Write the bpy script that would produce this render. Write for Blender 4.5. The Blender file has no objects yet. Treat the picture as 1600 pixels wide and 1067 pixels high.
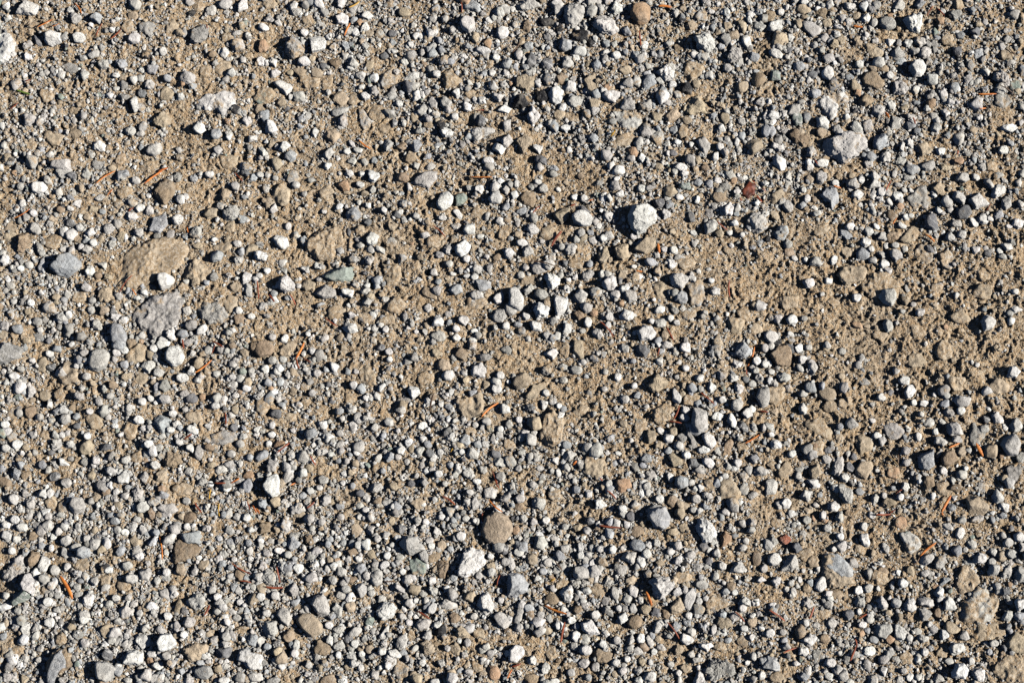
import bpy, bmesh, math
import numpy as np
from mathutils import Vector

# ------------------------------------------------------------------ camera, sky, sun, exposure
C = bpy.context.scene.collection
SC = bpy.context.scene
TILT, DIST = math.radians(12), 1.62          # camera 1.6 m above a gravel track, looking almost straight down
cam = bpy.data.cameras.new('camera'); cam.sensor_width = 36; cam.lens = 36 * DIST
cam.clip_start = .05; cam.clip_end = 200
co = bpy.data.objects.new('camera', cam); C.objects.link(co)
co.location = (0, -DIST * math.sin(TILT), DIST * math.cos(TILT)); co.rotation_euler = (TILT, 0, 0)
SC.camera = co
ELEV, AZ = math.radians(33.5), math.radians(-2)    # low sun from the right of the picture
sd = Vector((math.cos(ELEV) * math.cos(AZ), math.cos(ELEV) * math.sin(AZ), math.sin(ELEV)))
sun = bpy.data.lights.new('sun', 'SUN'); sun.energy = 5; sun.angle = math.radians(.5); sun.color = (1, .955, .89)
so = bpy.data.objects.new('sun', sun); C.objects.link(so); so.location = sd * 5
so.rotation_euler = (-sd).to_track_quat('-Z', 'Y').to_euler()
W = bpy.data.worlds.new('World'); SC.world = W; W.use_nodes = True
wn = W.node_tree.nodes; bg = wn['Background']
sky = wn.new('ShaderNodeTexSky'); sky.sky_type = 'NISHITA'; sky.sun_disc = False
sky.sun_elevation = ELEV; sky.sun_rotation = math.pi / 2 - AZ
sky.altitude = 4500; sky.air_density = .5; sky.dust_density = 0   # a clear sky over a mountain track
W.node_tree.links.new(sky.outputs[0], bg.inputs[0]); bg.inputs[1].default_value = .05
vs = SC.view_settings; vs.view_transform = 'Standard'; vs.look = 'None'; vs.gamma = 1; vs.exposure = .42
SC.cycles.max_bounces = 3; SC.cycles.diffuse_bounces = 0

# ------------------------------------------------------------------ helpers
RS = np.random.RandomState(7)
CT, ST = math.cos(TILT), math.sin(TILT)
def at(px, py, z=0.0):
    """photograph pixel -> point of the plane z"""
    px, py = np.asarray(px, float), np.asarray(py, float)
    u, v = (px - 800) / 1600, (533.5 - py) / 1600
    dx, dy, dz = u, DIST * ST + v * CT, -DIST * CT + v * ST
    t = (DIST * CT - z) / -dz
    return dx * t, -DIST * ST + dy * t
MPP = 1 / 1600                                # metres per photograph pixel near the centre

def _h(i, j, k, s):
    h = (i * 374761393 + j * 668265263 + k * 1274126177 + s * 974634541) & 0xffffffff
    h = ((h ^ (h >> 13)) * 1274126177) & 0xffffffff
    return ((h ^ (h >> 16)) & 0xffff) / 32767.5 - 1
def noise(x, y, z, s=0):
    """value noise, -1..1"""
    xi, yi, zi = np.floor(x).astype(np.int64), np.floor(y).astype(np.int64), np.floor(z).astype(np.int64)
    fx, fy, fz = x - xi, y - yi, z - zi
    fx, fy, fz = [f * f * f * (f * (f * 6 - 15) + 10) for f in (fx, fy, fz)]
    r = 0
    for a in (0, 1):
        wa = fx if a else 1 - fx
        for b in (0, 1):
            wb = fy if b else 1 - fy
            for c in (0, 1):
                r = r + wa * wb * (fz if c else 1 - fz) * _h(xi + a, yi + b, zi + c, s)
    return r
def noise2(x, y, s=0):
    xi, yi = np.floor(x).astype(np.int64), np.floor(y).astype(np.int64)
    fx, fy = x - xi, y - yi
    fx, fy = [f * f * f * (f * (f * 6 - 15) + 10) for f in (fx, fy)]
    g = lambda a, b: _h(xi + a, yi + b, 0 * xi, s)
    return (g(0, 0) * (1 - fx) + g(1, 0) * fx) * (1 - fy) + (g(0, 1) * (1 - fx) + g(1, 1) * fx) * fy

def ground_z(x, y):
    z = .0035 * noise2(x / .16 + 5, y / .16, 1) + .0022 * noise2(x / .05, y / .05, 2)
    m = .5 + .5 * noise2(x / .09, y / .09, 9)           # smoother pans and rougher crumbly patches
    o_ = np.maximum(np.maximum(np.abs(x) - .60, np.abs(y) - .44), 0)
    fd = np.exp(-(o_ / .07) ** 2)                       # farther out the crust is left to its material and the loose gravel
    a = (.36 + .78 * m) * fd
    w = .004 * noise2(x / .013, y / .013, 41); v = .004 * noise2(x / .013 + 7, y / .013, 42)      # warped, so no lattice shows
    x, y = x + w, y + v
    z = z + a * .0019 * noise2((.8 * x + .6 * y) / .021, (.8 * y - .6 * x) / .021, 3)
    z = z - a * .0042 * np.clip(np.abs(noise2((x + y) / .017, (y - x) / .017, 4)) - .42, 0, 1)
    z = z + a * .0014 * (.5 - np.abs(noise2((.6 * x - .8 * y) / .0085, (.6 * y + .8 * x) / .0085, 5)))
    z = z + (.5 * fd + a) * .0011 * noise2((.95 * x + .3 * y) / .0041, (.95 * y - .3 * x) / .0041, 6)
    return z + (.5 * fd + a) * .0008 * noise2((.5 * x + .87 * y) / .0023, (.5 * y - .87 * x) / .0023, 8)

# ------------------------------------------------------------------ materials
def node_tools(name):
    m = bpy.data.materials.new(name); m.use_nodes = True
    nt = m.node_tree; N, Lk = nt.nodes, nt.links
    bsdf = N['Principled BSDF']
    def new(t, **kw):
        n = N.new('ShaderNode' + t)
        for k, v in kw.items():
            if k.startswith('i_'):
                key = k[2:]; n.inputs[int(key) if key.isdigit() else key].default_value = v
            else: setattr(n, k, v)
        return n
    pos = new('NewGeometry')
    def tex(scale, detail=3, rough=.6, off=0):
        mp = new('Mapping'); mp.inputs['Location'].default_value = (off, off * 1.7, off * .6)
        Lk.new(pos.outputs['Position'], mp.inputs[0])
        n = new('TexNoise'); n.inputs['Scale'].default_value = scale; n.inputs['Detail'].default_value = detail; n.inputs['Roughness'].default_value = rough
        Lk.new(mp.outputs[0], n.inputs['Vector']); return n.outputs['Fac']
    def rng(src, a, b, c, d, smooth=True):
        n = new('MapRange', interpolation_type='SMOOTHSTEP' if smooth else 'LINEAR')
        for i, v in enumerate((a, b, c, d)):
            if isinstance(v, (int, float)): n.inputs[i + 1].default_value = v
            else: Lk.new(v, n.inputs[i + 1])
        Lk.new(src, n.inputs[0]); return n.outputs[0]
    def mix(f, a, b, mode='MIX'):
        n = new('Mix', data_type='RGBA', blend_type=mode)
        for i, v in ((0, f), (6, a), (7, b)):
            if hasattr(v, 'links'): Lk.new(v, n.inputs[i])
            else: n.inputs[i].default_value = v if i == 0 else (*v, 1)
        return n.outputs[2]
    def math_(op, a, b=0.):
        n = new('Math', operation=op)
        for i, v in ((0, a), (1, b)):
            if hasattr(v, 'links'): Lk.new(v, n.inputs[i])
            else: n.inputs[i].default_value = v
        return n.outputs[0]
    def grey(v):
        n = new('CombineColor')
        for i in range(3): Lk.new(v, n.inputs[i])
        return n.outputs[0]
    def bump(h, dist, strength=1, prev=None):
        n = new('Bump'); n.inputs['Strength'].default_value = strength; n.inputs['Distance'].default_value = dist
        Lk.new(h, n.inputs['Height'])
        if prev is not None: Lk.new(prev, n.inputs['Normal'])
        return n.outputs[0]
    def vor(scale, feature='F1', off=0):
        mp = new('Mapping'); mp.inputs['Location'].default_value = (off, off * .7, off * 1.3)
        Lk.new(pos.outputs['Position'], mp.inputs[0])
        n = new('TexVoronoi', feature=feature); n.inputs['Scale'].default_value = scale
        Lk.new(mp.outputs[0], n.inputs['Vector']); return n
    class T: pass
    t = T(); t.__dict__.update(m=m, N=N, Lk=Lk, bsdf=bsdf, new=new, tex=tex, rng=rng, mix=mix, math=math_, grey=grey, bump=bump, vor=vor)
    return t
DIRT = (.50, .41, .295)
def dirt_material():
    t = node_tools('packed_dirt')
    c = t.mix(t.rng(t.tex(28, 4), .35, .68, 0, 1), (.34, .242, .142), (.49, .36, .225))
    c = t.mix(t.rng(t.tex(260, 3, .7, 3), .38, .66, 0, .75), c, (.55, .455, .325))
    c = t.mix(t.rng(t.tex(420, 2, .6, 8), .55, .72, 0, .85), c, (.22, .155, .095))
    v = t.vor(430)
    sc_ = t.new('SeparateColor'); t.Lk.new(v.outputs['Color'], sc_.inputs[0])
    grit = t.new('Attribute', attribute_name='Col')
    gs = t.new('SeparateColor'); t.Lk.new(grit.outputs['Color'], gs.inputs[0])
    gm = t.math('MULTIPLY', t.rng(sc_.outputs[0], t.math('SUBTRACT', .93, t.math('MULTIPLY', gs.outputs[0], .62)), 1.0, 0, 1), .9)
    c = t.mix(gm, c, t.mix(sc_.outputs[1], (.24, .23, .215), (.52, .50, .47)))
    vg = t.vor(620, off=3); sg = t.new('SeparateColor'); t.Lk.new(vg.outputs['Color'], sg.inputs[0])   # sand grains, each its own tint
    gr = t.mix(t.rng(sg.outputs[0], .55, .62, 0, 1), t.mix(sg.outputs[1], (.31, .215, .127), (.49, .363, .232)), t.mix(sg.outputs[1], (.46, .42, .36), (.68, .58, .44)))
    c = t.mix(t.rng(t.tex(60, 3, .6, 15), .3, .6, .35, .72), c, gr)
    c = t.mix(t.rng(t.tex(9, 3, .5, 12), .5, .7, 0, .35), c, (.37, .33, .27))
    c = t.mix(1, c, (1, .97, .93), 'MULTIPLY')
    t.Lk.new(c, t.bsdf.inputs['Base Color'])
    t.bsdf.inputs['Roughness'].default_value = .95; t.bsdf.inputs['Specular IOR Level'].default_value = .15
    b = t.bump(t.tex(850, 3, .7), .0012, .9)
    b = t.bump(v.outputs['Distance'], -.0012, .5, b)
    b = t.bump(vg.outputs['Distance'], -.0011, .8, b)
    t.Lk.new(b, t.bsdf.inputs['Normal'])
    return t.m
def stone_material():
    t = node_tools('weathered_stone')
    A = lambda n: t.new('Attribute', attribute_name=n)
    col, prm = A('Col').outputs['Color'], A('prm')            # prm: dirt film, dark specks, gloss
    sp = t.new('SeparateColor'); t.Lk.new(prm.outputs['Color'], sp.inputs[0])
    film, speck, veins = sp.outputs
    c = t.mix(1, col, t.grey(t.rng(t.tex(170, 4, .65), .28, .72, .72, 1.25)), 'MULTIPLY')
    c = t.mix(t.math('MULTIPLY', t.rng(t.tex(95, 4, .6, 4), .5, .72, 0, .55), 1.), c, t.mix(.55, col, (.55, .50, .42)))
    s = t.math('MULTIPLY', t.rng(t.tex(900, 2, .6, 2), .54, .64, 0, 1), speck)
    c = t.mix(s, c, t.mix(1, c, (.38, .38, .40), 'MULTIPLY'))
    s2 = t.math('MULTIPLY', t.rng(t.tex(560, 2, .6, 6), .58, .66, 0, .8), speck)
    c = t.mix(s2, c, (.62, .60, .57))
    w = t.new('TexWave', bands_direction='DIAGONAL'); w.inputs['Scale'].default_value = 55; w.inputs['Distortion'].default_value = 9; w.inputs['Detail'].default_value = 3
    g = t.new('NewGeometry'); t.Lk.new(g.outputs['Position'], w.inputs['Vector'])
    c = t.mix(t.math('MULTIPLY', t.rng(w.outputs['Fac'], .86, .97, 0, .7), veins), c, (.55, .54, .52))
    th = t.math('SUBTRACT', .80, t.math('MULTIPLY', film, .55))
    f = t.rng(t.tex(75, 5, .68, 9), th, t.math('ADD', th, .12), 0, .92)
    c = t.mix(f, c, t.mix(t.rng(t.tex(420, 2), .4, .65, 0, 1), (.51, .40, .27), (.38, .285, .18)))
    vg = t.vor(700, off=5); sg = t.new('SeparateColor'); t.Lk.new(vg.outputs['Color'], sg.inputs[0])
    gr = t.mix(t.rng(sg.outputs[0], .6, .66, 0, 1), t.mix(sg.outputs[1], (.345, .245, .145), (.535, .40, .26)), (.62, .54, .43))
    c = t.mix(t.math('MULTIPLY', f, .75), c, gr)
    c = t.mix(t.math('MULTIPLY', t.rng(t.tex(330, 3, .7, 13), .55, .68, 0, .7), f), c, (.25, .185, .12))
    t.Lk.new(c, t.bsdf.inputs['Base Color'])
    t.bsdf.inputs['Roughness'].default_value = .82; t.bsdf.inputs['Specular IOR Level'].default_value = .28
    b = t.bump(t.tex(430, 4, .7), .0022, .75)
    b = t.bump(t.tex(1300, 2, .6), .0009, .7, b)
    t.Lk.new(b, t.bsdf.inputs['Normal'])
    return t.m
def needle_material(name, c0, c1):
    t = node_tools(name)
    c = t.mix(t.rng(t.tex(160, 3), .35, .65, 0, 1), c0, c1)
    t.Lk.new(c, t.bsdf.inputs['Base Color']); t.bsdf.inputs['Roughness'].default_value = .55
    t.Lk.new(t.bump(t.tex(900, 2), .0004, .5), t.bsdf.inputs['Normal'])
    return t.m
M_DIRT, M_STONE = dirt_material(), stone_material()
M_NEEDLE = {'o': needle_material('orange_needle', (.68, .24, .045), (.46, .13, .03)),
            'r': needle_material('reddish_needle', (.33, .08, .03), (.17, .042, .02)),
            'k': needle_material('dark_needle', (.07, .04, .025), (.13, .075, .04)),
            'y': needle_material('yellow_needle', (.55, .32, .04), (.42, .25, .05)),
            's': needle_material('tan_needle', (.38, .27, .13), (.30, .2, .09)),
            'e': needle_material('green_needle', (.12, .2, .03), (.2, .26, .05))}

M_BARK = needle_material('rotten_bark', (.21, .052, .024), (.07, .022, .014))
def make_mesh(name, v, f, mat, col=None, prm=None, smooth=None):
    me = bpy.data.meshes.new(name); v = np.asarray(v, np.float32); f = np.asarray(f, np.int32)
    k = f.shape[1]
    me.vertices.add(len(v)); me.vertices.foreach_set('co', v.ravel())
    me.loops.add(f.size); me.loops.foreach_set('vertex_index', f.ravel())
    me.polygons.add(len(f)); me.polygons.foreach_set('loop_start', np.arange(0, f.size, k, dtype=np.int32))
    me.polygons.foreach_set('use_smooth', np.ones(len(f), bool) if smooth is None else smooth)
    for nm, a in (('Col', col), ('prm', prm)):
        if a is not None:
            at_ = me.attributes.new(nm, 'FLOAT_COLOR', 'POINT')
            at_.data.foreach_set('color', np.c_[a, np.ones(len(a))].astype(np.float32).ravel())
    me.update(calc_edges=True); me.validate(); me.materials.append(mat)
    return me
def link(name, me, loc=(0, 0, 0), parent=None, **props):
    o = bpy.data.objects.new(name, me); C.objects.link(o); o.location = loc
    if parent is not None: o.parent = parent
    for k, v in props.items(): o[k] = v
    return o

# how thickly grit and small gravel lie in each part of the track (100 px cells of the photograph)
DENS = np.array([[int(c) for c in r] for r in '''
6443477889989984
4333457778889986
6534235445455556
7643132344343333
7622332366310111
7566822223352000
7646656522251121
8868788786442332
8878887677653224
8888777788855543
8888777776766653'''.split()], float)
def dens(px, py):
    gx, gy = np.clip(px / 100 - .5, 0, 14.999), np.clip(py / 100 - .5, 0, 9.999)
    i, j = gx.astype(int), gy.astype(int); fx, fy = gx - i, gy - j
    d = DENS[j, i] * (1 - fx) * (1 - fy) + DENS[j, i + 1] * fx * (1 - fy) + DENS[j + 1, i] * (1 - fx) * fy + DENS[j + 1, i + 1] * fx * fy
    cl = noise2(px / 46., py / 46., 31) + .6 * noise2(px / 20., py / 20., 32)
    return np.clip((d / 9) ** 1.25 * (1 + 1.1 * cl) + .02, 0, 1.3)

# ------------------------------------------------------------------ the ground: one sheet, fine under the photo, coarse outwards
def axis(half, step, far):
    a = list(np.arange(-half, half + step / 2, step)); s = step; out = []
    x = a[-1]
    while x < far:
        s = min(s * 1.12, .012) if x < 1.9 else s * 1.2
        x += s; out.append(x)
    return np.array([-v for v in out[::-1]] + a + out)
def build_ground():
    gx, gy = axis(.62, .001, 14), axis(.46, .001, 14)
    X, Y = np.meshgrid(gx, gy); Z = ground_z(X, Y)
    nx, ny = len(gx), len(gy)
    i = np.arange(nx * ny).reshape(ny, nx)
    f = np.stack([i[:-1, :-1], i[:-1, 1:], i[1:, 1:], i[1:, :-1]], -1).reshape(-1, 4)
    px, py = 800 + X * 1600, 533.5 - Y * 1600
    g = np.clip(dens(px, py), 0, 1).ravel()
    link('ground', make_mesh('ground', np.stack([X, Y, Z], -1).reshape(-1, 3), f, M_DIRT, np.stack([g, g, g], -1)), kind='structure')
build_ground()

# ------------------------------------------------------------------ stones
ICO = {}
for s_ in (1, 2, 3, 4, 5, 6):
    bm = bmesh.new(); bmesh.ops.create_icosphere(bm, subdivisions=s_, radius=1)
    ICO[s_] = (np.array([v.co[:] for v in bm.verts]), np.array([[v.index for v in f.verts] for f in bm.faces])); bm.free()
PAL = {'w': (.74, .72, .68), 'p': (.55, .53, .49), 'g': (.385, .37, .34), 'd': (.20, .201, .206), 'b': (.42, .435, .445), 'k': (.035, .035, .038),
       's': (.49, .40, .285), 'n': (.35, .265, .18), 'o': (.47, .315, .20), 'r': (.33, .12, .075), 'e': (.31, .355, .31), 'y': (.5, .3, .06)}
NA = 72
def rho_ellipse(l, w, ang):
    t = np.arange(NA) / NA * 2 * math.pi - ang
    a, b = l / 2, w / 2
    return a * b / np.sqrt((b * np.cos(t)) ** 2 + (a * np.sin(t)) ** 2)
def rho_poly(P):
    """P: n x 2 about its centre -> radius per direction"""
    t = np.arange(NA) / NA * 2 * math.pi
    d = np.stack([np.cos(t), np.sin(t)], -1); best = np.zeros(NA)
    for i in range(len(P)):
        a, b = P[i - 1], P[i]; e = b - a
        den = d[:, 0] * e[1] - d[:, 1] * e[0]
        den = np.where(np.abs(den) < 1e-12, 1e-12, den)
        r = (a[0] * e[1] - a[1] * e[0]) / den
        s = (a[0] * d[:, 1] - a[1] * d[:, 0]) / den
        ok = (s >= -1e-6) & (s <= 1 + 1e-6) & (r > 0)
        best = np.where(ok, np.maximum(best, r), best)
    m = best > 0
    best = np.where(m, best, best[m].mean() if m.any() else .01)
    return best
def batch(U, rho, htop, hbot, lean, k, planes, amp, seed, rec=None):
    """stone surfaces: U (V,3) directions; per-stone rho (N,NA) outline radius, hs, lean, softness k, cut planes (N,P,4)"""
    N, V = len(rho), len(U)
    ch = np.hypot(U[:, 0], U[:, 1]); th = np.arctan2(U[:, 1], U[:, 0]) / (2 * math.pi) * NA
    i0 = np.floor(th).astype(int) % NA; fr = th - np.floor(th)
    R = rho[:, i0] * (1 - fr) + rho[:, (i0 + 1) % NA] * fr
    up = np.clip(U[:, 2], 0, 1); dn = np.clip(-U[:, 2], 0, 1)
    e = 1e-4
    inv = ((ch[None] + lean[:, None] * up[None] + .35 * dn[None] + e) / R) ** k[:, None]
    inv += (np.clip(-U[:, 2], e, 1)[None] / hbot[:, None]) ** k[:, None]
    for p in range(planes.shape[1]):
        d = planes[:, p, :3] @ U.T
        inv += (np.clip(d, e, None) / planes[:, p, 3][:, None]) ** k[:, None]
    r = inv ** (-1 / k[:, None])
    P = U[None] * r[..., None]
    size = (rho.mean(1) * 2)[:, None]
    so_ = seed[:, None] * 17.31
    q = P / size[..., None]
    n = noise(q[..., 0] * 2.3 + so_, q[..., 1] * 2.3, q[..., 2] * 2.3, 11) * .6 + noise(q[..., 0] * 5.1 + so_, q[..., 1] * 5.1, q[..., 2] * 5.1, 12) * .5
    if V > 60: n = n + noise(q[..., 0] * 11 + so_, q[..., 1] * 11, q[..., 2] * 11, 13) * .33
    if V > 300: n = n + noise(q[..., 0] * 23 + so_, q[..., 1] * 23, q[..., 2] * 23, 14) * .24
    return P * (1 + amp[:, None] * n)[..., None]
def top_planes(n, sh, htop, rad, rs, area=0, pale=None):
    """facets: a tilted roof of 2-4 planes plus shoulder cuts"""
    pl = np.zeros((n, 8, 4))
    for j in range(8):
        az = rs.uniform(0, 2 * math.pi, n)
        ang = sh == 'a'; cob = sh == 'c'; fl = sh == 'f'
        if j < 3:
            tilt = np.where(fl, rs.uniform(.0, .16, n), np.where(ang, rs.uniform(.03, .42, n), rs.uniform(.05, .42, n)))
            tilt = np.where(area > 600, tilt * .6, tilt)
            d = htop * rs.uniform(.82, 1.05, n) * np.cos(tilt * .8)
        else:
            tilt = np.where(fl, rs.uniform(.5, 1.0, n), rs.uniform(.65, 1.3, n))
            sup = np.sqrt((rad * np.sin(tilt)) ** 2 + (htop * np.cos(tilt)) ** 2)
            d = sup * np.where(ang, rs.uniform(.6, 1.35, n), np.where(cob, rs.uniform(.66, 1.3, n), rs.uniform(.72, 1.35, n)))
        if pale is not None and j < 3:                       # the white stones lie with a broad face to the right, as in the photograph
            if j == 0: az = np.where(pale, rs.uniform(-.9, .9, n), az); tilt = np.where(pale, rs.uniform(.12, .4, n), tilt)
            d = np.where(pale, htop * (.86 if j == 0 else 1.02), d)
        if pale is not None and j > 0: d = d * np.where(pale & (np.cos(az) < -.2), 1.4, 1)
        pl[:, j, 0] = np.sin(tilt) * np.cos(az); pl[:, j, 1] = np.sin(tilt) * np.sin(az); pl[:, j, 2] = np.cos(tilt); pl[:, j, 3] = d
    return pl

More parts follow.
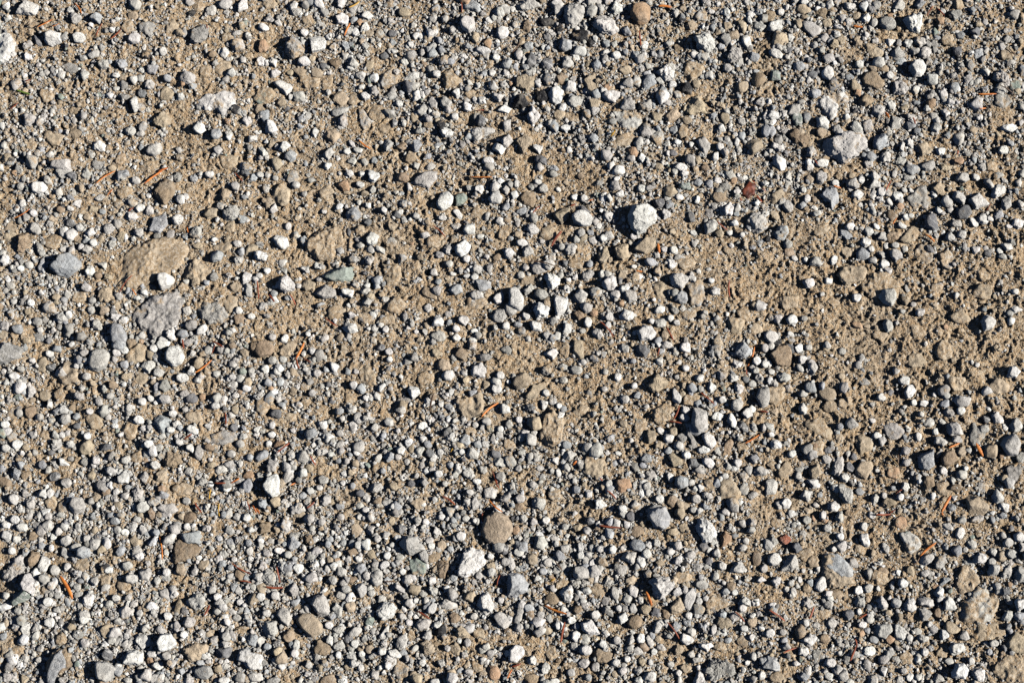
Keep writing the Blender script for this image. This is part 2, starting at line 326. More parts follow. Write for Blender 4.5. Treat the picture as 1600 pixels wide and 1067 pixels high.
CAT = """
@0 0
P wa 95 90 160 10 240 0 245 60 215 95=white wedge stone with a grey side
P wf -40 200 60 230 82 275 75 340 45 370 40 400 -40 440=big white slab cut by the left edge
330 240 110 110 10 wa=white square stone by an orange needle
240 260 80 50 -70 da
495 240 95 65 0 wr
600 125 95 75 20 ba=blue-grey chip between two needles
840 245 90 70 30 wr
845 650 100 70 60 wa=white upright block in brown dirt
950 435 85 70 30 ba
840 25 95 65 -20 pa
830 100 70 60 0 sr
1245 225 150 100 35 gc=grey half-buried hump
1490 285 100 85 0 pc
1515 40 90 60 60 wa
1320 70 80 65 30 pc
1245 40 100 75 20 sf
925 175 110 90 0 gf
1070 175 110 80 90 sf
P wf 1205 640 1270 590 1340 590 1440 555 1490 580 1480 640 1430 690 1340 690 1250 680=cracked white slab
1245 805 80 70 0 wr
1350 840 70 65 0 br
1580 870 80 50 0 wa
965 940 105 70 20 pr
620 915 85 75 0 wc
395 1035 140 80 0 pa=broad pale grey stone with a flat top
610 1030 110 70 0 gf
750 1000 85 70 60 of=salmon pink flat stone
930 1040 140 60 20 sf
810 815 80 75 80 pc
875 830 60 55 0 pr
655 400 80 70 0 pc
760 400 70 70 0 bc
175 360 60 60 0 wa
185 750 85 80 0 pc
330 700 60 40 0 pa
1000 745 125 110 -45 sc=tan half-buried lump
520 725 50 50 0 pr
255 940 65 50 20 ba
310 970 70 40 20 pa
195 910 80 80 0 nf
1175 490 100 80 0 pc
1205 540 65 50 0 ba
1045 490 50 45 0 br
1040 590 110 90 60 sf
1130 605 55 50 0 wa
1390 430 130 110 0 sf
1280 450 80 70 -30 sf
1430 855 50 45 0 wa
1420 1010 150 90 0 sf
1530 1045 90 60 0 bc
1415 240 110 70 0 nf
1560 350 80 50 0 sf
290 600 90 90 0 nf
330 860 150 90 10 sf
475 830 90 90 0 nf
520 650 90 40 -35 sf
470 690 80 60 0 nf
885 585 60 60 0 dc
440 425 110 70 0 gf
1020 325 50 55 0 wr
1375 325 45 30 80 wa
470 120 80 70 0 pc
1550 220 45 45 0 wa
600 305 40 35 0 wa
710 265 45 40 80 wa
700 190 35 35 0 wr
800 170 80 90 0 gf
910 340 80 60 0 kc
935 530 70 70 0 pc
770 490 60 60 0 sc
@400 0
80 25 110 70 0 sf
75 125 75 60 0 pc
50 175 70 50 0 wr
250 75 70 60 0 pc
320 125 100 60 -10 sf
P gc 170 300 230 220 290 270 300 340 240 375 190 350=rough greenish grey rock
P wa 330 235 400 210 440 260 430 310 350 335=white block with a flat top
305 385 85 60 0 wr
40 290 80 75 45 oc=ochre lump
30 385 70 60 80 wc
105 390 70 65 80 wa
120 460 80 55 20 wa
P wa 95 520 150 505 235 520 235 560 190 600 150 570=white flat wedge
P ef -30 565 40 545 100 555 120 590 100 620 30 655 -30 645=dark green slate
265 605 100 70 0 pa
155 640 65 55 0 sr
495 390 90 80 0 nc
380 455 80 70 0 sr
275 450 110 60 0 nf
340 510 180 90 0 sf
445 520 120 70 80 sf
510 610 130 80 -25 sc
615 620 100 75 70 sf
685 600 65 55 0 wr
740 570 75 70 80 pc
P pf 760 480 840 430 910 470 880 520 800 560 765 530=wide pale grey slab
P wf 915 490 960 460 1025 450 1020 490 970 545 930 540=white triangular slab
1005 595 80 65 90 wa
1105 640 90 60 -60 pa
1190 640 90 75 80 pc
1250 585 70 65 0 wa
1040 690 80 60 20 pc
P pf 640 685 680 685 750 765 680 820 655 790=grey triangle split from a tan slab
760 700 130 110 0 sf
835 705 80 70 -45 ga
525 695 120 55 20 pr=pale tan finger-shaped stone
540 760 90 75 80 pc
820 910 90 75 80 pa=pale grey block under a curved needle
910 910 70 60 0 nr
95 800 95 75 70 wa=white rectangular block
365 830 75 45 85 wa
480 850 100 90 80 sc
180 915 80 70 30 wa
215 975 70 70 0 ba
45 950 110 60 -65 wa
90 900 60 60 0 sa
450 960 90 80 80 pc
445 1040 65 50 0 wc
600 895 70 40 -60 wa
570 950 50 45 0 wa
640 935 60 45 0 wr
955 985 85 65 0 nr
735 1000 50 50 0 br
1190 830 80 80 0 wc
1400 755 90 70 0 da=dark blue angular stone
P pc 1330 870 1330 820 1440 790 1500 790 1480 830 1420 860 1380 890=long lumpy grey stone
P wr 1275 145 1310 95 1360 95 1368 180 1330 212 1285 180=white kidney-shaped stone
P ba 1290 10 1350 -5 1420 45 1395 82 1300 60=blue-grey flat stone at the top edge
1540 205 85 75 80 wr
1555 60 90 60 0 pr
1445 270 70 50 -40 or=small terracotta pebble
1420 320 90 60 -15 wa
1220 500 130 130 0 sf
1415 635 85 60 70 wa
1510 605 75 70 80 pa
1550 685 90 50 0 wa
1130 465 55 45 0 wr
1570 400 70 70 0 ba
1565 880 90 80 80 pa
1520 935 95 75 80 wa
1565 780 90 60 80 pa
1450 1005 80 55 0 wr
1340 590 90 70 0 sf
1460 390 90 60 80 nf
1130 905 100 50 15 bf
1100 295 65 60 0 pr
1035 330 50 50 0 pr
965 280 50 45 80 wa
1000 220 65 45 80 wr
930 80 80 55 0 sr
690 100 110 55 10 wa
530 25 65 55 80 wr
540 125 80 75 0 wc
835 130 70 50 0 pa
845 30 110 45 0 bf
620 205 60 55 80 wr
705 205 60 55 0 sr
775 210 70 60 0 pf
300 205 50 50 0 wr
560 290 60 60 0 bc
480 290 60 60 0 pc
855 260 60 45 80 bc
865 320 50 40 0 wa
610 395 70 70 0 pc
710 400 80 60 80 sc
800 350 60 50 0 dr
640 140 60 55 80 oa
770 150 40 40 0 nr
655 465 60 60 0 pc
710 495 70 40 80 ea
660 540 45 40 80 wa
845 575 60 50 0 pa
895 645 55 50 0 wr
990 740 70 60 0 sf
1075 780 90 50 0 nf
860 770 60 50 80 dc
800 800 80 70 0 nf
1120 60 60 60 0 bc
1215 385 60 45 0 br
1300 355 60 40 0 wc
1475 460 50 40 0 wa
1330 520 50 40 0 wa
1320 670 60 60 0 wc
1090 1040 110 50 20 pf
1000 910 90 60 70 ba
140 145 50 45 0 wc
590 420 50 45 0 wa
930 385 50 60 80 wc
850 210 60 50 0 dr
1180 120 50 50 0 pc
1230 185 50 45 0 pr
1500 360 50 45 0 wr
1240 730 55 50 0 wa
1200 690 55 45 0 pc
1090 700 60 40 80 wa
210 450 50 50 0 sr
420 410 50 50 0 dr
1000 1040 60 50 0 pc
600 1000 70 50 0 pc
680 1010 55 55 0 pc
@800 0
P pc 10 30 60 -10 170 -10 180 40 100 75 30 60=pale domed stone cut by the top edge
P pc 320 60 370 15 430 20 470 75 430 140 370 180 325 120=big bluish grey cobble
P wc 520 110 580 75 640 120 670 195 630 255 560 210 520 160=big white cracked cobble
805 90 145 132 60 or=rust brown rounded cobble
715 195 80 65 0 ba
660 50 95 90 80 wc
455 165 70 70 0 pc
285 20 90 50 0 wr
480 30 60 50 80 or
335 280 95 90 60 ba=blue-grey stone amid black crumbs
340 390 90 80 0 pc
P sc 20 490 80 465 150 490 155 540 90 575 20 550=pale tan square cobble
P sa 435 480 520 465 545 560 505 605 475 570=tan tooth-shaped stone
370 540 100 85 80 wa
275 600 110 95 -50 wa
385 635 110 75 0 pc
140 720 110 95 70 wc=white knobbly stone
75 895 120 90 80 sc
160 925 80 60 80 wa
710 440 95 65 0 sa=olive tan flat chip
P br 800 545 840 470 905 465 905 520 830 572=dark lavender oval stone
960 460 110 100 0 wc
625 605 115 80 -10 wc
720 650 105 95 0 pa
P pf 620 700 700 690 810 710 815 790 740 830 650 780=pinkish grey cracked slab
690 880 140 80 15 sf
840 660 90 90 0 pc
P sc 1080 670 1120 610 1180 588 1225 650 1215 710 1130 728 1085 710=tan lumpy cobble
P wc 1145 240 1190 210 1280 245 1265 320 1220 335 1160 290=white speckled cobble
1385 225 80 70 0 sa
1345 165 80 55 15 sa
1440 165 90 60 -60 sa
1465 265 95 65 -70 wr
1395 350 110 110 0 pc=pale grey crumbly lump
1540 500 100 80 -20 nr=brown oval pebble
1440 545 90 60 20 sr
1515 360 70 65 0 ba
1500 95 70 40 0 wr
1545 165 80 60 0 pc
1130 445 140 110 0 sf
1230 475 70 60 0 pc
1150 525 60 50 0 sr
1090 555 90 80 0 kc
P sa 1460 900 1500 860 1555 870 1572 925 1500 972=brownish square stone
P pc 1150 880 1200 850 1247 900 1210 990 1165 920=pale twisted stone
1585 820 80 60 80 br
1010 810 60 60 0 ba
1070 830 90 90 0 sf
910 865 100 90 0 pc
1000 720 90 80 0 sc
940 575 80 70 0 bc
1090 755 70 50 0 sr
1250 730 70 50 0 ba
1300 920 55 50 0 wr
1010 955 60 45 0 dr
810 985 60 55 0 wa
750 950 90 60 -20 or
1055 1045 90 60 0 wa
1210 1050 70 40 0 nr
915 1040 60 50 0 sc
270 1050 70 50 0 bc
180 1000 80 80 0 dc
60 635 120 80 0 kc=black crumbly lump
185 600 80 80 0 kc
220 230 60 60 0 dc
430 230 110 90 0 kc
490 270 70 60 0 kc
220 140 110 60 0 kc
300 180 60 50 0 kc
100 295 80 60 0 bc
215 405 80 80 0 dc
120 390 100 60 80 dc
75 380 60 50 80 wc
300 490 90 80 0 nc
580 335 60 60 0 wa
650 350 60 50 0 wr
770 350 70 60 80 bc
635 280 60 50 0 pc
710 330 50 50 0 bc
475 400 60 50 0 sc
1040 300 80 60 80 nc
1180 100 110 70 0 pf
1245 75 45 35 0 wr
1120 165 90 60 0 sc
60 260 50 50 0 sc
90 165 80 60 80 nc
20 155 45 45 0 pc
290 720 80 80 0 sf
380 730 120 60 0 nf
470 710 60 60 0 gc
235 770 60 60 0 pc
510 650 80 70 60 sa
1310 660 70 60 0 sc
1330 740 90 60 80 sr
1405 890 70 35 80 wa
1000 530 60 50 0 wa
590 275 60 50 0 br
1140 345 55 50 0 wr
1305 295 50 45 0 br
1590 730 60 60 0 wc
980 960 50 45 0 wr
1035 890 50 50 0 wc
330 800 70 50 0 wr
600 930 40 40 0 pc
1160 1000 50 50 0 sc
1270 985 60 50 60 wa
@1200 0
P pr 200 145 240 118 330 180 332 210 280 232 230 190=pale grey oblong stone
50 165 115 80 25 wc=white knuckle-shaped stone
75 250 110 90 0 sc
55 340 100 50 -20 wr
220 60 100 60 0 sr
335 85 90 60 0 nc
370 145 70 55 0 sr
745 150 110 85 -15 gr=greenish grey round pebble
910 150 135 125 0 wc=round pitted white cobble
760 97 40 35 0 or
820 40 90 60 0 pc
950 30 80 60 0 ba
1185 30 90 60 0 sc
P ga 1110 70 1205 65 1212 90 1165 132=slate grey triangle
1295 205 80 65 0 da
P sc 585 270 630 260 735 340 730 375 680 385 600 320=tan grey elongated cobble
P pa 740 345 810 290 858 350 800 378=pale triangular stone
P nr 570 460 630 435 700 485 720 540 680 560 600 530=brown oblong cobble
935 430 115 110 0 wr=round white cobble
815 555 115 95 -15 pc
370 460 85 85 0 wr=white pebble with a small hole
275 470 80 50 0 dr
190 415 80 60 0 br
40 475 100 65 -30 ea
295 585 80 60 0 br
P wf 275 660 350 605 490 570 530 610 510 640 440 660 430 720 390 757 330 710=long white slab
560 580 65 60 80 oa=small peach-coloured stone
620 630 100 85 0 nc
160 690 120 70 30 pa
180 755 90 90 0 ec
35 725 90 75 0 wc
20 820 80 60 80 br
P nc 125 840 180 810 270 860 297 900 230 920 170 890=rough brown rock
340 770 110 80 -25 wc
335 830 70 60 0 sr
430 810 60 50 80 pr
P pc 340 930 360 880 440 850 470 800 560 788 610 840 612 920 540 980 480 1028 430 1010 350 960=largest grey and white boulder
700 885 110 95 45 ba=pale blue diamond-shaped stone
640 980 85 65 0 br
55 920 95 70 0 wc
270 950 70 70 0 wc
350 1020 90 50 0 wa
260 1020 70 50 0 wa
75 1020 110 80 -60 wa
835 920 60 60 0 wa
985 930 100 90 0 sc
1080 945 60 60 0 wr
1000 1035 100 70 0 gr
1115 1040 110 60 0 sc
735 980 80 80 0 pc
825 1010 70 60 0 pc
885 890 60 60 0 wc
1050 795 75 60 0 pr
800 760 130 60 80 pa
620 790 90 80 80 pc
690 690 80 80 0 pc
1110 710 60 60 0 wc
1460 490 120 95 -15 pc=pale speckled cobble under a twig
1540 540 100 90 0 ef
P gf 1405 610 1450 590 1555 590 1540 630 1470 682 1420 660=grey slab below a twig
1510 800 122 45 5 wa=white bar-shaped stone
1440 835 40 35 80 sr
1470 940 80 60 0 wc
1520 895 50 40 0 br
1590 440 110 40 85 bc
1330 735 45 40 0 wr
1185 555 50 45 80 wr
1150 570 40 40 0 pr
1185 325 60 60 0 dr
1320 340 80 80 0 bf
980 330 110 80 15 pc
1010 380 80 60 0 pc
945 260 80 80 0 pc
1130 250 110 80 0 sf
560 260 80 70 0 sc
760 475 60 50 0 wr
700 430 100 60 0 nc
570 405 60 55 0 wr
380 365 85 60 0 pr
760 260 80 50 35 wa
610 120 60 55 0 wc
660 145 60 50 60 pr
640 60 80 60 0 dc
675 35 60 55 0 pr
550 105 60 50 0 sr
460 250 70 60 80 sc
350 240 60 55 0 pr
340 315 50 50 0 pr
290 285 60 50 0 pc
460 120 60 55 0 pr
140 240 50 60 0 wc
930 640 60 40 0 br
830 385 100 40 0 bf
1080 130 70 50 0 oa
1190 1005 70 50 0 or
1290 1000 45 45 0 br
1340 1040 70 50 0 pc
1400 1040 90 60 0 sf
1490 340 90 90 0 sf
10 100 90 60 80 nc
80 80 50 45 0 wr
510 45 70 60 0 wc
870 270 60 60 0 wc
920 565 50 50 0 wc
500 140 50 50 0 pr
410 290 80 60 60 sc
230 12 60 40 0 wr
10 460 50 40 0 nr
@0 0
N on 240 185 330 128 9
N on 465 20 515 95 10
N rn 600 230 640 150 9
N rn 690 250 760 190 9
N en 105 568 190 595 12
N rn 60 690 115 650 9
N on 985 1070 1045 1045 13
N rn 1295 165 1303 195 8
N on 330 180 380 165 7
N rn 165 525 200 510 8
@400 0
N yn 580 50 645 5 12
N on 555 235 590 150 12
N on 640 870 715 925 11
N kn 395 340 430 385 8
N rn 1282 20 1287 80 7
N rn 1380 690 1425 680 7
@800 0
N on 910 45 995 52 16
N rn 795 190 805 300 10
N kn 0 330 50 270 9
N yn 615 860 645 820 16
N kn 540 510 580 565 8
@1200 0
N on 1310 590 1430 585 10
N kn 1440 545 1550 600 6
N on 1320 680 1365 675 12
N rn 995 100 1030 40 6
N rn 1050 50 1100 105 7
N on 735 700 755 740 18
N rn 900 740 918 780 9
N rn 285 1000 310 1030 10
N on 530 165 590 175 14
N kn 1500 300 1550 345 5
N rn 1195 930 1190 960 9
@0 267
P pr 318 -15 450 -15 440 25 385 45 330 15=bluish grey oval stone
540 20 90 75 70 pc
455 35 65 55 30 dc
765 30 100 85 60 ba=grey block between two orange needles
250 105 115 75 0 wr=white egg-shaped pebble
130 100 55 50 0 pr
P nc 945 140 1000 60 1060 45 1108 90 1090 150 1030 212 965 180=golden brown rough cobble
780 135 110 80 20 nf
625 170 75 55 0 pc
845 60 80 50 0 pr
740 210 75 70 0 gf
880 225 75 55 30 wc
1470 95 70 50 -60 pr
1115 40 70 60 60 gc
1210 45 60 55 0 bc
1310 20 60 50 0 wr
1580 40 60 60 0 br
1530 10 70 50 -20 dc
1400 140 80 70 0 sc
1160 165 50 45 0 wa
930 155 40 38 0 wr
1165 225 80 60 60 nf
1310 260 100 70 0 sa
1380 215 70 60 80 pc
P gc 1385 270 1440 225 1500 225 1500 290 1440 320 1390 330=grey rock with a bluish face set in sand
1440 340 90 70 80 sf
P ba 918 345 960 295 1040 270 1050 330 1000 390 925 380=slate blue block
870 385 70 60 0 pc
1065 395 75 50 80 pr
1110 305 80 70 0 wc
820 285 75 60 0 wc
1225 385 90 70 80 pc
1235 465 65 55 -20 sr
1340 430 45 40 0 wa
215 360 95 60 -40 pr=white oblong pebble tilted to the right
60 355 90 60 20 nf
60 410 90 60 0 sf
150 450 120 110 60 nc=brown dull cobble
330 450 150 100 20 nf
395 490 45 40 0 pr
500 355 60 50 0 wa
470 420 70 60 0 nc
570 390 70 65 0 wc
585 450 50 50 0 wr
680 365 80 70 30 pc
630 425 50 45 60 sr
755 410 70 55 50 sc
700 455 60 55 0 pc
545 490 75 65 0 pc
440 330 70 50 0 dc
545 290 50 45 0 sr
585 240 70 45 0 sc
640 255 50 40 0 br
480 210 80 50 30 wc
375 250 60 50 0 nc
330 300 60 45 0 sr
210 265 50 45 0 wr
145 205 60 50 0 wr
370 140 50 50 0 pr
265 605 120 60 80 ba=narrow blue-grey stone
P ba 312 610 380 530 440 510 515 560 500 610 420 675 370 665=pale blue flat stone
640 590 80 60 -30 pa
565 635 70 60 0 wc
P sf 690 620 740 520 900 430 1150 420 1185 490 1120 590 1060 660 900 740 740 740=broad sandstone slab flush with the ground
P wa 985 690 990 645 1040 640 1105 680 1060 725 1010 745=white faceted stone on the sandstone slab
870 632 28 28 0 wr
665 660 70 60 0 sa
610 655 60 50 0 nr
540 730 65 60 0 pr
P sf 1110 650 1160 590 1230 550 1300 600 1330 640 1270 710 1160 690=tan rough slab
1140 730 80 60 0 sf
P gf 790 900 960 790 1100 750 1150 810 1140 930 1050 1000 940 1060 850 980=veined grey slab flush with the ground
1350 535 95 75 20 br=blue-grey smooth pebble
1385 490 190 70 20 sf
1490 555 65 60 0 pc
1570 490 110 60 40 sr
1540 670 100 60 70 wa
1550 745 90 60 -70 pa
1335 660 70 60 -60 gc
1440 830 110 90 60 sf
P gf 1220 860 1270 815 1370 820 1430 900 1390 950 1310 970 1250 920=pointed grey slab
P sc 600 780 640 720 700 730 720 800 660 830 610 820=tan rounded clod
800 750 50 40 70 br
905 760 55 50 0 wc
500 790 110 85 30 sf
575 810 55 45 0 pr
660 880 90 90 0 sa
725 835 45 45 0 sa
570 870 50 50 0 pr
725 915 80 55 0 wc
610 965 75 70 0 pc
P br 680 990 700 950 750 955 795 1020 800 1080 700 1080=dark grey cobble with a pale top
1170 870 60 60 80 pc
1195 960 90 80 60 gc
385 920 80 80 60 pc
430 900 55 45 80 wr
410 945 40 35 0 br
230 940 75 60 0 pr
110 985 75 75 0 br=round blue-grey pebble
25 970 80 60 0 pc
25 1020 90 60 20 sf
195 825 50 45 0 wr
85 815 45 40 0 pr
400 805 45 40 0 br
350 790 60 45 0 sr
280 835 50 40 0 nr
60 720 70 50 0 pr
180 590 60 50 0 pr
30 560 80 60 70 wc
130 610 50 40 0 wr
1490 870 55 50 70 wa
1570 910 55 40 0 wr
1480 730 90 70 0 sf
1500 930 90 70 0 nc
1070 1030 80 70 60 wc
1025 1050 80 40 0 wa
885 1030 50 50 0 pr
820 1040 45 45 0 pr
430 1020 60 60 0 gc
240 1040 80 60 0 gf
550 960 40 40 0 pr
165 1060 60 40 0 sr
1430 1010 60 40 0 pr
170 880 50 40 0 sr
60 880 40 40 0 pr
N on 90 308 198 250 8
N on 605 88 720 2 10
N on 900 82 1010 -5 12
N on 668 155 705 115 9
N rn 805 255 835 228 8
N rn 750 770 832 655 8
N on 825 735 855 780 8
N rn 1460 2 1515 60 7
N on 1165 345 1175 385 7
@400 267
585 20 60 55 0 wc
745 35 110 70 0 wc=white flat-topped stone
660 20 60 45 0 wc
650 85 50 60 80 wr
P pa 980 80 1000 40 1050 5 1130 -5 1140 50 1080 110 1020 100=grey banded stone
920 40 80 70 0 nr
960 105 65 45 -60 wa
725 115 50 50 0 pr
545 90 100 65 -50 oa=ochre and white chip
230 40 110 80 20 gf
150 150 150 120 50 sf
440 130 120 90 0 sf
P wr 1125 200 1150 140 1200 122 1237 165 1220 220 1165 258 1135 235=round white cobble with a long black shadow
P ea 1235 160 1290 142 1330 165 1290 215 1245 220=small green slate
1495 170 85 90 80 wr
1490 100 60 75 0 pr
1560 110 70 60 80 pc
1395 115 60 55 0 wc
1555 225 60 55 20 br
1340 105 60 45 0 pr
1260 270 90 40 -50 wr
1390 270 120 90 60 sf
1440 285 60 50 70 pc
P bc 555 270 590 225 635 225 668 270 620 325 575 315=pale blue cracked cobble
690 320 60 55 0 dc
520 225 60 40 40 wr
425 250 38 38 0 wr
300 145 40 40 0 pr
800 245 40 40 60 wr
900 260 50 35 30 wa
920 205 55 60 0 bc
850 340 70 65 0 sc
1000 285 50 45 0 pc
1165 295 60 40 0 wr
1335 368 80 75 20 wr
1250 345 70 55 0 pc
1110 440 120 90 20 nf
1055 400 50 60 70 wa
970 452 32 30 0 or
1290 485 110 85 50 wa=white angular stone in the middle of the photo
1195 490 70 65 0 pc
1150 520 65 55 20 pr
1400 410 55 35 20 wr
1315 550 50 50 0 wr
1245 425 90 60 0 gf
1540 400 90 70 0 sf
1580 515 70 60 80 wr
1500 540 60 50 0 nr
1380 610 70 75 70 pc
1460 610 70 40 70 pa
1205 580 50 50 0 pr
1275 620 50 40 0 pr
1230 640 40 38 0 wr
1315 655 45 35 0 wr
1365 660 50 45 0 wr
1245 740 90 75 0 ba=blue-grey wedge
1420 715 100 75 -10 ba
1520 795 80 70 40 wr
1375 775 90 60 0 pc
1380 830 160 65 15 gf
1595 790 90 30 80 wa
P pc 1470 910 1500 870 1560 862 1580 910 1540 950 1490 945=grey speckled squarish cobble
1565 970 55 55 80 wc
1140 945 90 95 0 wa=white cube-like stone
1300 925 80 60 70 wa
1360 1000 55 35 0 wr
1140 1035 100 65 0 pc
1250 985 50 50 0 wr
1255 1040 60 50 0 wc
1000 1005 35 35 0 wr
1350 1060 70 30 0 wc
P wc 105 430 140 385 190 400 205 470 175 495 130 480=white crumbly stone alone in brown sand
200 350 50 45 70 wr
240 400 60 45 20 pc
P sf 285 470 400 350 550 350 570 450 480 560 390 560=broad tan slab
580 385 70 40 -70 dc
650 375 80 70 0 sf
725 430 90 75 40 wc
645 430 65 35 0 pr
720 490 60 50 0 pr
780 495 70 55 -30 pa
710 555 80 75 0 pc
605 555 70 50 0 pc
530 500 60 50 30 pc
650 465 60 40 0 pr
910 540 70 55 80 gc
840 450 80 60 0 gf
165 575 60 50 0 pc
70 625 50 45 0 wr
30 530 90 70 0 wc
310 615 70 60 60 wc
390 595 60 65 80 wa
20 655 45 35 0 wr
175 625 50 45 0 pc
P ea 418 620 460 605 610 605 628 650 600 690 480 690 425 670=sea green flat stone
860 650 160 120 50 sf
P wc 115 730 140 670 200 648 242 690 240 740 180 770=white squarish cobble by two curved needles
325 715 85 75 0 sc
260 715 40 50 80 pr
390 675 40 40 0 pr
P pr 352 760 370 720 430 705 500 745 500 790 420 800=grey ribbed cobble
575 760 75 65 0 wc
600 810 45 35 80 sr
680 750 70 60 0 pc
625 710 60 50 30 wc
695 815 70 60 -30 pa
690 715 50 50 0 wa
710 665 50 35 0 dc
580 840 35 35 0 wr
400 835 75 45 10 ba
200 795 60 35 0 br
110 765 45 50 70 br
90 825 65 35 0 pf
45 845 60 60 0 pc
595 980 95 80 0 wc=white block beside a curved needle tip
600 900 60 55 0 wa
P nf 285 910 340 895 400 960 390 990 320 965=flat purplish brown stone
500 890 140 100 40 sf
680 920 100 70 0 gf
740 985 40 60 0 pr
810 990 45 50 0 wr
930 910 60 30 80 gr
830 930 150 80 0 sf
880 840 150 100 30 sf
1200 890 60 60 0 gf
180 1050 60 50 60 wc
325 1020 35 35 0 wr
100 1040 50 50 0 pr
520 1040 60 50 0 sr
575 1030 50 40 0 pc
1080 760 110 70 -30 nf
20 460 60 60 0 gc
250 90 60 50 0 pr
30 25 60 45 0 wr
120 45 40 40 0 pr
N on 1335 28 1475 35 8
N rn 1100 340 1185 415 8
N rn 5 680 15 800 10
N rn 78 770 118 822 12
N rn 210 770 245 835 9
N rn 425 910 510 968 8
@800 267
P wa 722 280 760 215 850 200 912 250 910 320 850 360 790 405 745 360=big white faceted cobble casting a long shadow
P wr 368 285 400 260 460 255 508 290 500 340 440 350 390 325=white and grey speckled oval
P sa 765 490 830 420 903 410 895 470 870 532=olive tan wedge-shaped stone
P nc 35 175 80 130 130 135 163 180 120 225 60 215=brown rough round stone
P sa 255 275 310 220 362 235 355 300 310 340=tan square flat stone
P rf 1435 115 1462 92 1480 66 1502 80 1530 82 1515 118 1520 150 1490 162 1472 190 1455 165 1436 152=crumbling rust red scrap of bark
N rn 1528 150 1562 196 17
N rn 1500 60 1522 78 9
N rn 1562 112 1585 132 9
N rn 1420 170 1436 190 8
P pc 1465 320 1500 270 1540 255 1610 310 1590 370 1510 400=grey twisted knobbly cobble
1235 350 100 85 60 pa=mauve grey upright stone
1355 235 110 80 80 wc
1295 165 90 75 0 nr
1155 180 60 45 80 wa
1330 100 80 60 0 gc
1085 95 80 50 0 ec
1285 60 65 40 0 wr
960 275 70 65 0 wc
915 205 80 60 20 dc
810 110 55 50 0 wr
865 105 70 35 10 gc
610 165 65 45 70 wa
550 185 50 40 0 sr
675 150 60 55 0 wc
390 165 50 45 0 wr
290 115 35 40 0 wr
195 110 60 60 0 pr
120 100 55 50 0 gc
160 70 55 40 0 wr
30 75 80 30 80 wa
60 250 80 50 20 bc
135 365 75 65 0 wa
50 400 70 60 0 sa
65 450 80 50 0 wr
95 500 80 70 0 pc
185 440 45 35 0 pr
240 385 130 110 0 sf
430 390 60 55 80 pr
395 425 50 60 60 pa
370 490 90 65 0 pc
505 430 60 65 0 pr
490 385 55 45 0 br
570 420 50 50 0 wr
570 535 115 80 75 sa=golden tan tooth-shaped stone
690 505 110 100 30 sa
485 585 50 45 0 br
335 575 60 55 0 da
165 605 95 80 0 pc=pale stone under a dark twig
865 570 85 55 -20 br
995 575 80 60 -40 wc
1045 540 80 35 10 pa
1010 495 50 55 80 wr
950 490 40 50 80 wr
250 690 115 100 0 wc=white crumbly cobble
465 655 90 75 60 pc
P wc 555 700 590 655 640 655 665 710 640 755 580 745=white pitted squarish stone
P pc 980 670 1010 640 1100 640 1108 680 1060 740 1000 710=pale knobbly wedge
1060 785 90 85 0 bc
565 645 60 50 60 wr
800 660 40 45 0 wa
910 630 65 60 0 pc
P wr -20 730 30 720 80 790 75 850 45 880 -20 850=white speckled oval cobble
P wr 262 800 285 768 330 780 347 830 320 910 275 905=smooth white egg-shaped cobble
P wc 125 870 150 820 220 815 243 860 210 920 160 925=white grainy round cobble
P pa 378 790 440 725 475 730 475 780 440 825 395 828=pale smooth wedge stone
P pa 415 845 450 815 502 840 495 880 455 893=grey diamond-shaped stone
180 770 90 70 -15 pr
100 745 65 60 60 pa
90 905 55 60 0 wr
145 965 95 75 -45 wa
350 985 65 85 0 wa
475 945 75 50 80 wr
285 1025 65 35 80 wr
220 1030 65 50 -40 pr
540 1020 95 65 -40 pc
600 960 60 50 60 wa
610 915 60 60 0 wr
P wc 660 905 700 865 760 875 783 905 730 950 680 940=white blotched cobble
P wa 778 1000 820 960 870 970 907 1020 890 1060 800 1060=big white angular cobble
925 870 75 50 20 wr
925 950 80 60 0 pc
870 940 40 40 0 wr
1030 950 55 40 0 wr
990 920 50 45 0 wr
645 775 65 60 0 pr
525 760 100 70 0 pc
740 780 90 70 0 pc
700 740 60 60 0 wc
680 830 50 40 80 oa
510 890 55 45 0 or
415 900 80 60 0 nc
350 680 55 40 0 wa
90 680 120 70 0 nf
55 650 60 50 0 pr
930 750 160 110 20 sf
700 650 80 70 0 sf
1100 895 110 80 10 gf
1150 760 120 180 0 gf
1275 755 70 75 0 wc=white pebble beside an upright needle
1245 685 45 40 0 wr
1160 830 50 40 0 br
1225 615 35 22 0 pr
1550 840 85 80 0 wc
1440 890 110 70 -50 nf
1400 960 130 130 0 sf
1530 990 100 70 0 sf
1080 580 120 80 0 sf
1350 490 110 60 -35 sf
1130 390 50 40 -20 wa
1295 390 60 60 0 sr
1360 385 50 40 0 wr
1440 400 40 40 0 wr
1480 350 40 40 0 br
1120 290 70 50 -60 dr
1230 260 80 60 0 gf
1410 230 50 60 0 pc
1045 165 55 45 -20 wr
1075 20 60 55 0 wc
1160 75 60 50 0 br
1380 60 60 50 0 or
1455 45 45 35 0 wr
1400 135 60 50 0 wc
1230 85 60 50 0 br
760 410 50 45 0 wr
740 450 40 40 0 pc
950 940 50 45 0 pc
955 1030 70 45 80 sr
990 760 45 45 0 pr
540 345 45 45 0 wr
300 650 50 45 0 pc
400 580 110 60 0 sf
310 475 50 45 0 pr
230 560 45 35 0 wr
550 75 60 40 0 gf
430 30 50 50 0 nr
655 50 50 35 30 wr
260 20 60 50 0 pr
15 150 60 50 80 wc
60 1000 60 50 0 gc
440 1000 45 35 0 pr
760 600 40 30 0 wr
N rn 245 470 310 375 16
N rn 545 940 635 1045 9
N rn 962 975 1010 1065 11
N on 475 185 510 175 10
N rn 365 212 400 200 10
